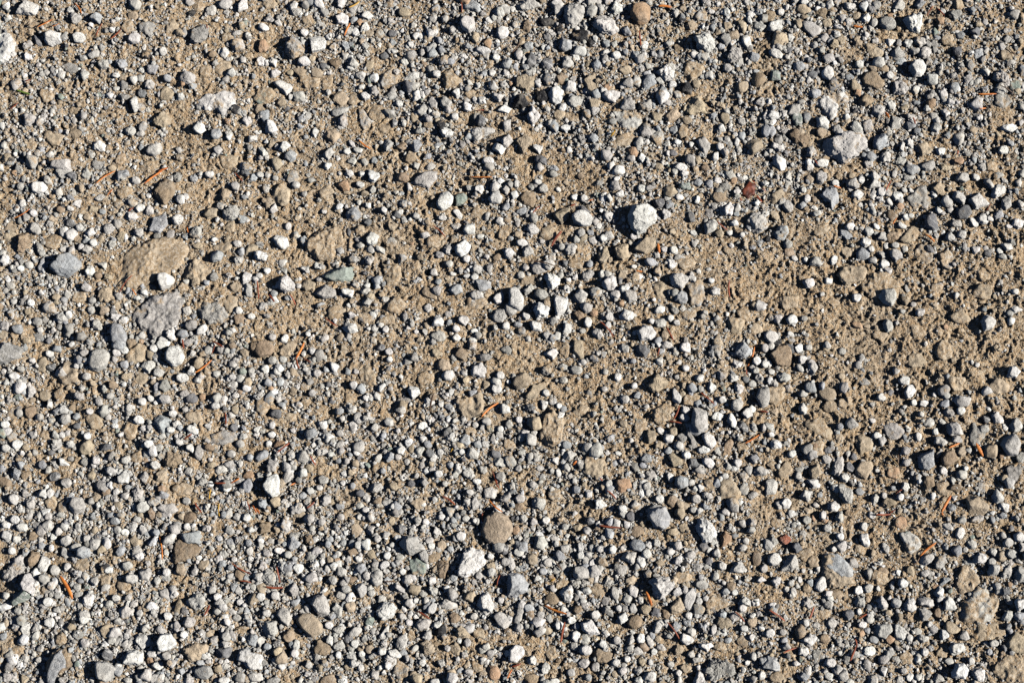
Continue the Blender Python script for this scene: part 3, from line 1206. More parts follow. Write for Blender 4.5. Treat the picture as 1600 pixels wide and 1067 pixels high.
N on 910 455 920 520 18
N rn 1360 680 1362 790 11
N rn 1280 320 1350 370 9
N kn 100 568 275 605 8
N rn 130 265 175 215 7
N on 770 625 815 630 8
@1200 267
P sa -10 180 40 130 100 108 115 130 90 180 20 218=pale tan block with dark pits
P wa 1390 160 1400 110 1440 80 1488 100 1480 140 1420 178=white smooth stone above the dark oval pebble
P wa 1250 185 1340 125 1390 165 1380 210 1290 245=white wedge with a flat top
P dr 1172 260 1215 222 1280 222 1285 255 1240 298 1190 300=dark grey smooth oval pebble
P dr 975 320 990 285 1030 270 1080 300 1080 345 1030 378 990 355=round dark grey ball
1195 165 110 80 -60 pa
1120 190 80 75 0 pr
1210 45 95 70 0 pa
1385 80 80 65 -30 pa
P sc 1010 80 1050 58 1120 110 1118 150 1060 155 1025 120=tan grey oval cobble
P gf 850 180 960 80 1010 70 1020 210 960 240 880 225=tan grey rough slab
P wa 760 155 800 118 845 140 840 185 790 190=white blocky pebble
825 218 48 55 0 or=round salmon pink pebble
840 340 65 45 -20 wr
1440 275 65 55 0 bc
1485 205 90 75 70 pa
1180 330 80 55 0 pr
1285 320 80 45 -60 wr
1340 300 80 70 0 wc
1555 325 70 80 0 wc
1505 345 55 35 10 wr
1580 200 50 60 0 pc
1135 240 50 50 0 pr
1185 235 45 50 60 wa
P ba 330 160 370 80 400 85 440 150 440 200 400 250 385 200=tall bluish grey wedge
420 75 60 40 10 wr
330 35 90 70 70 pc
125 35 60 65 0 pc
190 95 40 40 0 pr
222 122 42 40 0 wr
245 175 60 40 80 wr
210 215 55 50 60 ba
125 215 75 80 0 pa
525 80 90 70 0 pc
560 150 70 60 0 wc
580 60 50 50 0 wr
665 90 80 70 60 wa
705 130 60 60 0 wr
670 35 60 60 0 wr
790 20 60 40 80 pr
850 120 50 45 0 pr
900 120 45 40 0 wr
815 85 60 40 0 pr
760 195 60 40 -30 wr
880 40 90 50 30 pc
655 245 50 60 60 pc
690 305 32 30 0 or
P bc 35 390 60 345 120 345 130 390 100 440 50 430=pale blue crumbly round stone
125 460 60 55 0 pr
130 510 70 60 0 nr
P br 450 400 430 370 470 365 535 405 535 435 490 438=bluish pebble in bare sand
515 350 70 50 0 wr
630 380 60 65 70 wc
680 345 45 50 60 wr
610 450 75 60 30 wa
715 415 75 60 50 pa=grey triangular pebble
780 410 90 70 20 nc
710 520 80 70 0 pc
800 520 85 75 -30 pr
740 470 45 40 0 wr
795 465 55 40 0 pr
725 580 60 55 30 wa
755 620 60 50 0 wa
712 625 38 35 0 wr
655 560 45 60 80 pr
645 490 45 40 0 wr
300 570 85 80 0 pc=pale rough pebble alone in sand
235 555 40 40 0 wr
165 545 50 40 0 wr
410 560 70 45 70 wr
255 700 80 60 0 wc
375 690 50 60 0 wc
P sf 420 650 470 585 590 590 620 630 590 690 480 715=pale flat tan slab
P sf 560 700 620 640 740 640 830 720 820 800 620 800=flat tan slab under a faceted stone
P pa 688 790 710 745 780 735 815 790 770 850 720 830=clear grey faceted stone with a white lower edge
P pf 1070 570 1100 480 1160 490 1178 560 1130 620 1085 605=rough pale slab set upright in sand
P gf 905 520 940 460 1010 450 1030 570 980 590=grey rough slab beside sand clods
P sf 810 440 900 340 945 345 950 400 880 460=tan clod ridge
555 790 65 60 0 wr
410 825 90 50 -10 nf
P sf 45 780 190 780 185 850 100 880=pale tan flat triangle
150 930 85 70 0 wr=white knobbly pebble on sand
20 1040 80 90 70 wr
145 1020 35 60 80 wr
430 1020 40 35 0 wa
750 970 70 80 0 pa=pale grey almond-shaped pebble
955 880 60 60 60 wa
P wa 1328 940 1360 900 1400 905 1435 950 1400 985 1350 1005=white bright angular stone alone on sand
1550 865 65 70 70 wa
1510 890 55 45 0 pr
1545 755 50 38 0 wr
1490 470 60 80 60 wa
1450 500 55 40 0 wr
1470 535 70 40 0 pc
1110 975 42 35 0 or
570 965 90 35 -10 or
620 970 60 35 0 sr
870 730 60 40 80 gr
940 1000 120 90 0 sf
905 830 40 40 0 pr
1050 840 50 30 0 sr
840 875 35 40 0 pr
700 1020 110 90 0 sf
1060 730 110 60 10 gf
330 370 120 60 30 sf
1010 490 60 60 0 dc
1225 480 40 60 0 gc
1140 410 70 60 0 pc
1210 400 70 60 0 pr
1050 400 40 45 0 pr
1100 390 40 35 0 wr
1590 20 60 50 0 pr
1440 20 60 50 0 pc
1300 40 60 50 0 wr
1480 55 60 45 0 pc
1570 80 60 50 0 pc
40 280 80 50 -50 sr
285 180 40 35 0 nr
20 910 40 60 0 gc
220 920 50 40 0 pr
1210 910 130 90 0 sf
1350 760 140 100 0 sf
500 500 100 70 0 sf
1350 650 110 90 0 sf
150 1060 80 30 0 pc
520 30 50 45 0 sr
450 30 60 50 0 sf
860 290 50 45 0 wr
890 280 45 35 0 wr
985 225 60 50 0 pc
1070 245 45 50 0 wr
1400 240 60 50 0 sr
1390 300 50 40 0 wr
N rn 735 130 775 55 9
N on 985 390 1045 440 11
N on 405 100 455 110 9
N on 785 330 810 290 6
N rn 1395 200 1375 240 6
@0 534
P ga -30 10 60 10 150 40 130 100 40 135 -30 140=slate grey slab at the left edge
P pr 545 110 580 55 650 40 690 75 670 150 600 195 560 170=big pale round-topped cobble
P wr 1032 70 1060 25 1120 20 1158 90 1140 140 1080 160 1035 120=white round cobble with a dark pit
P pa 868 175 900 125 960 115 975 150 930 200=pale diamond-shaped stone
745 15 100 80 0 br
P ga 975 255 1040 240 1072 300 1060 325 1000 295=greenish grey wedge
P ba 955 470 1000 445 1070 490 1060 530 1010 580 970 520=bluish white angular chunk
P pa 615 440 640 395 685 395 680 440 650 478=grey leaning wedge
P wa 732 840 790 785 815 830 805 885 740 885=white sharp-cornered stone with a deep shadow
P nc 1015 740 1050 685 1150 700 1145 760 1090 785 1030 780=golden brown lump
P pc 820 930 850 895 900 930 890 985 840 995=pale pitted chunk
P pr 432 1030 450 970 510 970 540 1030 520 1075 450 1075=pale grey round-backed cobble
1020 15 100 60 20 wr
1195 180 65 65 70 wa
995 190 70 55 0 pr
780 140 65 55 0 br
850 80 170 110 20 sf
355 45 75 40 0 ba
445 15 45 40 0 wa
310 75 60 45 0 wr
265 150 110 55 75 sr=tan curved chip
320 155 60 55 0 dr
385 190 90 80 0 pc
430 210 160 150 0 sf
480 150 40 40 0 wr
540 215 60 50 0 pr
90 215 70 55 0 wr
200 115 45 40 0 wr
130 170 50 45 0 pr
190 310 70 75 0 pc
280 340 80 70 0 sr
370 330 80 80 0 sf
305 395 55 60 60 wa=bright white tooth-shaped stone
90 440 110 80 15 df
120 445 60 60 0 pr
190 435 90 70 70 nr
195 365 60 50 0 nf
355 430 95 45 35 ba
475 465 55 45 0 br
560 435 45 40 0 wr
590 490 130 90 -50 sf
480 525 50 45 0 dr
320 490 60 40 0 pr
245 470 60 50 0 pr
30 515 60 50 0 wr
40 560 75 60 0 wr
80 610 90 90 0 gf
340 585 65 60 0 pa
390 580 45 40 70 wr
545 590 50 50 0 wr
540 660 95 80 70 sa=tan brown blocky stone
660 655 85 50 0 da
440 640 60 55 0 pc
720 525 50 30 0 wr
810 550 140 110 70 sf
870 490 70 60 0 wc
900 540 50 40 0 wr
850 720 90 90 0 sf
1080 450 65 50 0 wr
1105 515 60 55 0 wc
1065 550 60 45 0 wr
1030 360 75 65 0 pr
945 355 40 50 70 wr
890 375 55 50 0 wr
815 410 45 60 70 wa
1140 225 80 60 0 wr
1200 355 80 60 0 dr
1155 325 70 50 0 pr
1160 420 50 40 0 pr
1265 345 45 45 0 or
1215 470 130 90 0 sf
1205 550 80 55 -20 wa
1190 665 70 60 -50 wa
1120 625 55 50 0 wr
1245 690 110 50 80 gr=dark greenish upright pebble
1180 810 80 60 20 pa
1265 870 70 60 0 pc
1380 800 90 60 0 pc
1320 765 60 50 0 sr
1310 660 60 50 0 nr
1005 845 80 80 60 sc
900 850 60 80 0 pc
970 770 70 55 0 wr
920 700 55 50 0 pr
930 640 60 55 0 wr
985 660 70 50 0 pr
1010 920 60 55 0 or
640 900 110 80 -30 gc
665 935 70 70 0 nc
600 970 80 60 0 sc
415 880 70 60 0 pr
340 840 75 60 20 dr
345 765 90 35 -70 pa
130 770 60 55 0 br
100 820 80 60 70 ba
160 830 90 35 45 nr
30 875 100 60 -20 nr
265 950 60 60 0 wa
85 985 70 75 0 wr
320 1010 90 90 0 sf
385 1030 70 80 0 gf
190 1010 70 70 0 pc
570 835 60 60 0 sr
600 740 60 55 0 wr
400 755 80 50 -25 wa
440 730 50 40 0 gr
265 770 55 60 0 br
320 690 40 55 80 dr
110 640 75 60 40 wr
40 665 55 50 0 wr
300 800 50 50 0 pr
215 690 45 40 0 pr
160 660 50 45 0 sr
210 580 60 50 0 pc
285 580 80 60 0 nf
900 1030 100 70 20 wr
960 1000 90 70 -10 pc
1045 1045 130 70 0 pa=broad grey stone cut by a needle cluster
780 960 60 50 0 pr
1140 920 130 90 0 sf
1165 995 55 55 0 pr
1290 1030 60 70 0 pc
1420 915 60 50 0 wr
1515 920 60 55 60 pr
1550 830 80 50 0 or
1460 535 50 60 70 dr
1470 425 60 50 -50 sr
1300 525 45 35 0 wr
1520 540 40 35 0 br
1345 400 60 50 0 wr
1395 600 180 90 5 gf=oval sandy grey flush stone
1525 70 65 60 0 sr
1455 140 60 50 0 pr
1300 55 65 55 0 pr
1380 50 55 50 0 gr
1440 80 50 40 20 pr
1590 30 80 80 0 nc
1260 210 60 50 0 pc
1240 240 60 50 0 pc
1350 200 60 50 0 pr
1455 220 50 45 0 wr
1540 290 60 50 0 wr
1500 230 60 50 0 pr
1570 180 50 45 0 pr
880 230 90 80 60 sf
790 220 80 60 0 sc
710 270 60 55 0 nr
650 290 50 60 0 pc
580 260 45 40 0 sr
690 340 60 50 0 pr
500 340 70 60 0 pc
730 70 55 50 0 wr
715 110 40 40 0 pr
960 40 50 55 0 wr
975 100 60 60 0 bc
450 410 60 50 0 nc
1500 640 60 50 0 pr
1445 700 60 50 0 pr
1560 720 50 45 0 br
N rn 1145 -10 1150 45 12
N rn 1320 -5 1400 40 11
N on 1218 200 1325 115 11
N rn 1320 75 1345 20 6
N rn 1150 615 1205 580 11
N rn 1405 440 1412 520 10
N rn 1340 882 1415 885 11
N on 1440 885 1500 855 11
N rn 1215 1000 1260 1065 11
N on 1575 1015 1600 1065 11
N yn 1305 980 1318 920 9
N yn 1365 1070 1368 1005 10
N kn 1370 270 1450 300 7
N rn 1540 990 1560 1050 8
@400 534
P nr -10 60 10 0 90 -10 120 40 90 85 20 100=ochre brown cobble
190 45 120 110 20 sf
350 55 40 45 0 wr
425 95 40 40 0 pr
780 35 55 45 0 dr
830 60 50 50 0 wr
835 110 45 45 0 wr
945 125 80 35 10 pr
1130 70 80 65 0 sc
P na 1240 90 1275 28 1330 70 1300 120=ochre brown upright chip
P ga 1380 90 1440 60 1480 95 1450 120 1400 120=greenish grey chip
1175 140 90 70 10 sc
P wr 1155 210 1180 180 1230 178 1246 210 1220 245 1180 240=white spotted egg
1390 180 110 90 20 wc
1525 210 60 50 0 wr
1310 240 50 50 0 sr
1505 295 65 65 -40 wr=white round-ended pebble
1440 265 80 50 40 sc
1580 250 35 30 0 wr
1350 20 80 60 0 pc
1570 50 80 60 0 gf
P sf 635 210 650 150 700 130 745 190 750 270 690 275 650 250=upright tan slab in bare sand
P sf 1240 380 1280 330 1400 320 1460 390 1400 470 1330 490 1270 450=broad tan rock beside a slanted needle
1060 230 120 80 20 nf
785 285 65 60 30 wa
825 255 40 45 0 pr
610 270 60 55 -30 wr
620 185 40 50 70 pr
905 215 35 35 0 wr
985 310 80 85 0 wa=white fluted stone in the sand
1220 310 55 35 80 wr
1205 405 65 45 0 bc
1155 390 40 40 0 wr
1105 345 50 50 0 nr
930 370 110 60 0 gf
585 355 90 60 -30 sf
700 480 80 75 60 pa=grey pointed stone
830 500 70 60 -45 pr
740 535 60 50 60 pr
600 520 95 70 -20 pc
535 480 45 45 0 pr
520 435 65 45 0 br
520 570 45 60 70 pr
795 585 45 50 0 br
690 350 50 45 0 wr
690 395 40 40 0 dr
885 555 40 40 0 wr
1040 525 70 50 30 wr
1205 490 40 30 0 wa
1160 380 30 30 0 wr
1370 520 45 45 0 pr
1440 500 65 60 0 pr
1525 545 45 45 0 wr
1580 510 50 60 0 pc
1330 560 90 60 0 sf
1275 640 60 60 0 sr
1350 700 80 80 0 pc
1430 640 45 60 70 pr
1385 640 60 55 0 br
1580 640 80 80 0 nf
1520 750 60 90 80 pa
1420 800 70 60 0 pc
1330 820 75 90 70 pc
1380 870 65 45 -20 wr
1530 840 65 55 0 pr
1465 940 90 90 0 pc
1335 940 50 40 -20 wr
1365 1010 90 70 80 pa=pale grey upright stone
1560 980 80 60 0 pc
905 675 60 60 60 wa
1020 680 75 55 35 pr
970 670 40 45 0 sr
885 720 50 45 0 pr
835 720 75 55 80 ba=grey standing wedge
1085 695 60 55 0 dr
1150 690 50 45 0 wr
1105 735 45 40 0 wr
1290 690 50 50 0 wr
1140 825 55 50 0 wr
1215 770 50 45 0 br
1245 830 45 45 0 pr
1100 800 40 40 0 pr
1030 770 50 45 0 pr
790 805 40 40 0 br
750 790 70 60 0 nf
675 760 60 35 60 wa
620 760 55 55 0 sr
515 740 40 40 0 br
590 700 40 35 0 br
640 720 50 45 0 dr
565 745 45 40 0 gr
465 700 50 40 0 wr
530 680 50 40 0 pr
390 690 50 45 0 pr
P pa 698 905 720 885 805 880 800 920 750 945 710 935=flat pale oblong stone
860 905 60 55 0 sr
970 885 55 50 0 dr
600 900 45 45 0 br
690 975 60 65 0 pc
650 945 60 50 0 dr
500 920 80 45 -20 bf
770 1020 60 50 0 pc
860 1030 45 45 0 wr
1010 1010 90 70 0 sc
1045 1015 35 35 0 wr
1115 985 40 40 0 pr
645 1025 60 50 0 pr
685 1050 50 40 0 wr
520 1030 70 45 0 br
430 990 90 70 0 pc
480 1000 60 50 0 sc
340 930 50 50 0 wr
290 960 60 50 0 br
395 910 45 40 0 wr
P pr 385 850 410 830 455 850 445 885 400 890=grey round-backed pebble
195 845 95 60 40 pr
230 780 55 50 0 pr
265 860 45 50 0 gr
330 790 60 50 0 sr
P wa 40 900 70 840 130 825 155 870 150 950 100 980 55 940=large white angular cobble leaning on gravel
P pc 60 780 80 730 120 720 138 760 120 810 75 815=pale cobble under a grey bar
P ba -10 720 60 670 85 680 70 720 10 750=grey bar-shaped stone
P or 102 655 130 620 185 620 180 650 140 670=pinkish split pebble beside a curved needle
80 635 45 35 40 wr
125 450 75 65 0 dc=charcoal pitted stone
160 390 55 45 0 br
240 395 50 30 -30 wr
115 315 60 45 -20 wr
300 280 60 60 60 gf
310 375 70 50 0 sf
100 520 50 45 60 wr
100 580 60 45 0 wr
355 475 35 35 0 br
40 400 100 130 0 gf
220 470 100 60 20 sf
55 170 60 55 0 wa
130 185 55 50 0 wr
240 155 40 45 0 wr
100 115 60 55 0 pr
165 110 60 45 0 pr
150 250 60 50 0 br
75 255 60 50 0 br
320 190 35 60 80 pr
380 195 60 50 0 pr
230 305 60 60 0 sc
90 285 40 35 0 or
450 265 35 45 70 dr
350 320 50 45 0 pr
P pc 205 1030 230 990 290 1000 305 1050 270 1080 220 1075=pinkish pale domed stone
120 1000 75 70 0 sr
40 1010 70 80 0 bc
1000 835 40 40 0 pr
940 750 40 40 0 pr
1180 885 40 40 0 pr
N on 245 105 300 0 15
N rn 250 100 270 165 11
N rn 280 90 345 130 8
N kn 1085 440 1110 325 13
N on 1410 470 1515 375 13
N rn 130 695 210 630 10
N rn 340 710 375 770 10
N on 215 895 245 880 9
N rn 320 1040 365 1000 11
N rn 1160 960 1245 1015 11
N on 1455 985 1540 1065 11
N rn 1475 800 1510 880 9
N rn 1490 840 1520 915 8
N on -5 1035 20 1070 13
N yn 1215 690 1230 665 8
@800 534
P wa 197 75 265 28 292 70 255 115=bright white kite-shaped stone
P sa 385 -10 445 -10 445 100 388 115=golden tan upright slab beside dark shadow
330 50 110 60 80 sf
P da 780 80 785 20 830 20 878 75 850 105=dark navy wedge stone
965 20 80 50 0 pr
1085 35 80 65 0 wr
925 120 60 50 40 wa
P ba 1390 80 1395 20 1450 0 1500 45 1490 95 1430 105=pale blue cobble beside an orange needle
1280 45 100 80 80 pc
1020 60 50 60 0 pc
1085 165 50 50 0 wr
755 120 45 40 0 br
700 40 70 60 0 pc
505 100 60 60 60 dc
540 70 45 40 0 pr
448 125 45 45 0 pr
215 180 75 75 0 gc=grey stone with a long shadow by a tan stone
P sr 0 270 20 210 80 185 130 230 100 280 30 300=tan banded cobble flush in sand
400 175 85 55 -10 pr
320 155 80 50 0 pc
320 235 60 50 0 pc
210 320 50 55 60 wr
P sf 85 340 130 270 215 240 215 290 150 350 100 370=tan tilted flat stone
P sf 160 600 200 470 260 425 330 500 310 620 240 690 190 660=tall tan boulder with a dark left side
300 460 55 90 -10 wa
110 410 70 50 0 dc
45 485 50 45 0 wr
295 400 40 40 0 wr
250 375 60 50 0 pc
660 215 50 60 0 wa
580 185 55 40 -20 pr
575 295 45 40 0 pr
765 275 45 40 0 wr
705 360 65 60 0 pr
780 335 50 50 0 br
P sc 835 270 865 225 930 200 980 240 960 300 880 315=pale tan cobble behind a white wedge
P wa 1000 300 1015 288 1065 350 1050 382 1005 380=white pointed wedge in a black shadow
1125 290 65 60 -40 br
1245 280 75 65 60 wa
1310 210 80 70 -30 pc
1385 225 70 70 0 wc
1075 275 45 45 0 sr
1030 220 40 40 0 pr
P sf 1060 390 1070 330 1150 320 1200 360 1150 395=tan pale flat wedge
P pa 1125 490 1140 390 1210 400 1225 470 1220 550 1160 575 1128 540=pale mottled upright slab
1085 430 60 55 0 wc
1080 475 75 50 -10 wr
1290 465 90 70 20 wc
1320 365 65 50 0 wc
1405 395 80 75 0 pr
1470 450 70 65 0 wa
1375 490 95 60 -60 wa
1440 530 85 60 -40 dc
1500 420 50 50 0 wr
1510 535 60 60 0 pc
1575 535 60 50 60 pc
P pr 1525 350 1545 290 1600 280 1620 400 1560 415=pale pinkish cobble above a red brown twig
1415 290 80 65 80 wc
1500 265 60 50 0 pr
1545 225 60 55 0 pc
1460 235 50 45 0 dr
1410 140 65 60 0 wc
1530 120 60 60 60 wr
1520 180 50 45 0 pr
1580 140 50 55 0 wr
1380 75 40 40 0 pr
1580 40 50 60 0 pr
P wr 1178 580 1210 560 1260 590 1280 640 1250 675 1205 640=smooth white egg beside a leaning grey plate
P ga 1070 550 1095 530 1140 600 1168 655 1130 680 1110 620=grey tilted plate
1195 675 75 65 0 wc
1090 705 60 55 0 wr
1235 755 100 65 -20 wa=flat white stone below the white egg
P dc 1060 765 1110 725 1150 730 1185 780 1160 795=black and grey chunk
980 600 70 70 -30 wr
1060 600 80 60 20 pr
1040 650 80 60 -30 pr
925 550 50 45 0 wr
P sa 830 620 850 555 895 555 900 610 860 640=pale tan tooth
920 640 65 60 0 sc
975 680 60 50 0 br
1005 560 60 60 0 sr
P gf 760 560 770 485 850 470 850 540 800 590=flat grey triangle in sand
P sf 880 500 860 440 920 390 1010 410 1000 490 950 520=sandy brown slab left of a needle twig
P sf 430 770 470 700 560 740 640 820 560 850 450 820=brown rounded slab by pale grit
520 650 45 40 0 wr
665 695 55 35 0 wr
640 760 60 40 0 bc
485 460 40 30 0 nr
430 430 110 90 0 sf
340 645 65 50 0 br
310 625 40 35 0 pr
360 710 90 60 20 pa
270 740 60 55 40 wa
150 730 45 40 0 pr
60 690 60 40 20 pr
175 790 50 40 0 pr
40 790 50 50 0 pr
290 815 40 60 0 wa
260 950 85 80 0 gf
P pc 120 1000 150 970 205 985 215 1050 170 1055 125 1025=pale angular stone in grit
480 945 60 60 -50 wa
545 1010 95 70 -25 wc=white flat stone in the grit
50 980 70 60 0 pr
40 1030 80 50 0 nc
130 890 55 45 0 pr
400 920 55 55 0 br
60 600 60 50 0 pr
P oa 650 860 700 850 740 860 745 910 670 955 645 900=ochre and white chunk in shadow
605 890 55 60 0 wr
840 730 90 60 -30 bc
820 770 40 60 80 br
865 830 80 75 70 pc
845 940 60 50 0 pr
920 980 60 55 0 wr
1020 960 40 30 0 wr
990 845 45 70 0 wr
1060 875 90 90 0 br=round blue-grey pebble in shadow
1120 880 45 50 0 wr
1235 885 85 75 0 sf
1020 740 110 70 -50 sa
1180 825 70 50 0 sr
1345 660 120 55 70 nc
P ef 1395 620 1440 590 1480 620 1470 680 1420 700=pale green flat stone touching an orange needle
1280 680 55 60 0 pc
1410 755 60 60 0 wr
1350 780 50 45 0 pr
1330 840 50 45 0 wr
1360 925 200 150 0 sf
1550 810 90 80 0 pc
1480 800 60 60 0 pr
1500 960 80 50 30 pc
1220 960 60 80 80 pc
1150 980 60 60 0 pr
1060 1025 110 80 0 sc
P pa 845 1040 880 1015 960 1030 960 1080 850 1080=pale squarish stone
1135 1050 60 40 0 pr
690 1040 60 50 -40 wr
N on 1475 150 1520 25 10
N rn 905 90 920 40 9
N rn 1005 490 1045 395 9
N rn 975 495 1060 510 8
N rn 1170 315 1260 395 10
N on 1455 635 1545 580 14
N rn 590 930 650 985 10
N rn 1545 430 1600 440 12
N rn 545 850 565 870 8
N on 380 770 405 745 14
N rn 1465 170 1470 205 8
@1200 534
P na 10 80 60 30 130 20 150 70 135 160 60 175=purplish brown four-sided stone
190 40 65 60 0 wa
250 35 55 45 0 pr
215 105 75 50 60 wr
270 130 65 40 20 pr
200 165 60 40 -50 pr
10 130 35 50 0 wr
100 225 90 75 0 pc
270 285 85 70 0 br=blue-grey round pebble with a small companion
335 275 55 40 80 br
370 325 120 85 -10 sr
460 215 50 45 0 sr
475 280 85 60 80 pr
710 345 65 50 10 wr=white pebble with a blue spot alone in sand
P wr 848 320 870 275 915 262 940 290 900 345 870 355=white smooth upright pebble on bare sand
855 243 85 55 -5 wr
975 385 75 45 0 wr
910 380 45 45 0 wr
1042 330 35 35 0 wr
1110 385 75 50 20 br
P pr 1150 365 1190 335 1275 350 1250 400 1190 405=pale oblong cobble on sand
1205 430 60 50 30 wr
1130 445 80 70 0 gc
1115 335 50 45 0 pr
1010 500 90 60 0 pc
1090 495 60 50 -30 pr
P pa 1112 560 1120 515 1170 500 1232 545 1225 585 1140 582=pale blue-grey block with sharp edges
1050 560 50 45 0 wr
1185 610 80 50 0 pr
1075 620 70 80 60 pc
940 590 45 60 0 wr
680 585 60 48 0 wr=white pebble beside a flush tan slab
650 490 50 42 -20 wr
450 530 50 45 0 br
585 100 70 40 80 pr
P wa 1490 220 1510 155 1545 155 1580 185 1550 230=white stone with a black shaded half
1305 145 35 30 0 wr
1120 215 35 35 0 br
P sf 1040 40 1090 -10 1160 20 1150 100 1090 130 1050 100=pale sandy lump
P wc 1390 460 1440 420 1475 480 1470 525 1410 510=white bright angular chunk by the right edge
1350 545 65 55 0 pr
1365 480 60 50 60 dr
1550 520 100 90 0 pc
1480 540 40 40 0 wr
P pr 1447 640 1470 590 1540 570 1585 640 1560 710 1500 715=pale domed cobble with a dark left face
1400 685 100 90 0 sr=tan round stone beside an orange needle
1455 712 40 35 0 or
1540 820 110 130 0 gf
1480 855 60 50 0 sr
P ba 932 700 945 685 985 695 1030 670 1038 780 1000 812 940 790=pale blue notched square stone
P nr 1075 730 1110 685 1170 680 1185 740 1130 780 1090 770=purplish brown smooth stone
1210 685 70 70 0 sr
800 820 110 70 0 of
865 755 50 60 80 pr
860 680 60 60 0 pr
P sr 538 800 580 745 650 740 655 790 610 860 550 840=golden tan rounded stone
P pc 395 780 430 710 480 710 490 770 440 845 405 825=pale pitted upright cobble
515 780 70 70 70 dr
480 845 75 60 0 wa
365 735 70 55 -10 pr
500 700 45 45 0 pr
535 715 50 50 0 dr
300 805 110 80 70 sc
545 865 30 30 0 wr
190 835 60 50 0 pr
290 885 100 60 -20 wa
P pr -20 870 20 848 70 880 50 950 -20 960=pale round cobble
235 960 85 80 0 wa=white square-cut stone
110 1010 80 75 0 wr=white pebble in dark shade
P pc 430 900 480 875 530 900 525 1000 490 1015 440 960=pale tan tall cobble
570 935 60 50 0 br
410 1030 80 80 0 wc
300 1015 45 40 0 pr
670 980 60 60 70 pc
755 1000 90 80 0 sc
855 905 70 70 -40 wc
785 915 45 35 0 br
725 960 45 50 0 pr
830 970 50 45 0 wr
935 845 50 50 0 bc
905 820 40 40 0 pr
1005 880 90 90 70 nc
1110 920 140 100 -20 nf
1210 830 80 60 0 pr
1095 805 60 50 30 wr
1155 865 45 45 0 pr
1235 790 40 40 0 wr
P sa 1225 920 1260 925 1375 1030 1350 1080 1260 1080=tan triangular slab with a steep shadowed side
1145 1035 65 50 0 br
1475 1030 80 60 -30 wc
1410 970 35 35 0 wr
1340 910 80 70 0 gf
100 800 130 90 70 nf
20 770 60 60 0 nf
150 700 60 50 0 wr
50 640 80 60 0 wc
110 635 40 35 0 pr
370 680 60 50 0 dc
590 640 130 150 0 sf
790 560 150 120 0 gf
300 530 190 90 -35 sf
295 650 36 32 0 or
300 660 130 110 0 sf
445 600 60 80 0 sf
385 400 100 80 0 nf
480 380 110 90 0 sf
220 420 70 60 70 wc
30 330 160 130 30 sf
40 260 60 60 0 pc
130 290 60 70 70 pc
220 325 60 45 0 pr
45 435 70 55 0 sc
150 460 30 28 0 br
20 580 45 35 0 wr
1580 300 40 35 0 br
1440 280 150 110 0 sf
1180 260 130 90 0 sf
930 120 120 90 0 sf
1300 590 130 100 60 gf
1580 720 60 80 0 gf
20 30 60 50 0 pr
460 60 60 45 0 pr
370 20 50 45 0 pr
600 250 80 40 0 gf
960 450 40 40 0 pr
830 430 30 40 0 gr
10 245 40 50 0 wr
20 185 45 40 0 wr
N on 1130 660 1200 630 12
N on 1295 635 1345 715 22
N on 1080 1065 1140 960 18
N sn 730 690 820 770 8
N kn 820 700 815 770 9
N rn 800 945 840 920 9
N rn 770 1065 800 1045 10
@0 800
P nc 1068 220 1115 170 1250 190 1250 250 1180 300 1090 320 1070 260=sandy tan rock backed by a blue-grey face
C ba 1115 175 1150 140 1230 125 1265 150 1250 192 1160 185
P wa 125 455 165 390 205 383 232 490 200 515 150 490=bright white triangular stone beside an orange needle
P ea 68 560 110 480 150 485 202 515 170 550 90 585=pale green wedge under a white triangle
P pc 20 360 60 330 140 300 160 340 130 400 40 440 0 420=pale crumbly slab
P wa 240 340 275 260 315 255 315 320 290 370 255 370=white upright tooth stone
P pa 722 600 770 570 830 615 825 660 775 675=pale grey four-sided stone
P wc 520 580 520 530 560 490 592 530 580 600 540 610=white crumbly upright stone
520 250 105 85 0 br=blue-ringed round pebble
P sr 795 160 830 145 890 180 870 210 835 218=smooth beige pebble
755 240 85 55 55 br
870 275 70 60 0 wc
410 175 75 70 0 pr
475 215 70 50 20 pr
200 290 110 90 60 nc
400 250 90 50 -40 pr
300 560 65 75 -60 wr=white pebble with a bluish face
425 560 65 60 0 bf
360 520 70 45 10 pr
275 420 80 65 -20 pr
340 360 75 65 0 pr
480 470 60 50 50 pr
505 425 45 45 0 br
550 415 70 28 80 wa
590 430 55 65 0 pr
310 685 70 70 0 wr
160 725 100 60 75 wr=white upright smooth pebble
215 720 50 65 0 pr
435 725 90 60 20 sa
P sr 625 735 665 695 710 700 720 735 680 795 645 780=pinkish tan smooth stone
P wc 838 760 880 735 950 800 945 830 900 865 850 810=white grainy wedge beside a squarish stone
P wr 978 810 1005 765 1070 755 1110 820 1070 860 1000 875=white rounded square stone
1150 765 55 50 0 wr
P sc 1115 860 1200 810 1300 820 1305 870 1190 945 1130 900=tan grey blunt slab
P da 1335 880 1360 850 1440 840 1467 880 1440 905 1360 912=grey blocky stone right of a tan slab
P wc 1480 920 1500 860 1560 845 1640 880 1640 990 1560 985=big pale cobble with rough face
1580 800 80 95 70 br
P pr 1205 990 1240 950 1310 960 1335 1010 1290 1045 1230 1030=pale grey plump pebble
1255 940 60 40 0 br
P dr 635 880 665 850 710 870 705 920 670 932 640 915=round slate pebble above a pale dome
P pr 580 990 600 935 680 935 735 985 720 1035 660 1060 590 1030=pale tan domed cobble
P wa 765 950 800 870 850 865 925 895 870 955=white sharp stone with a black shaded half
P oa 910 945 930 890 975 905 950 950=yellow ochre chip
985 960 80 55 10 wa
P nc 262 970 300 880 380 850 440 835 460 890 450 960 370 1010 300 1010=brown lump with a bluish grey face
C ba 290 960 380 870 440 880 455 950 360 1000 340 1067 310 1067
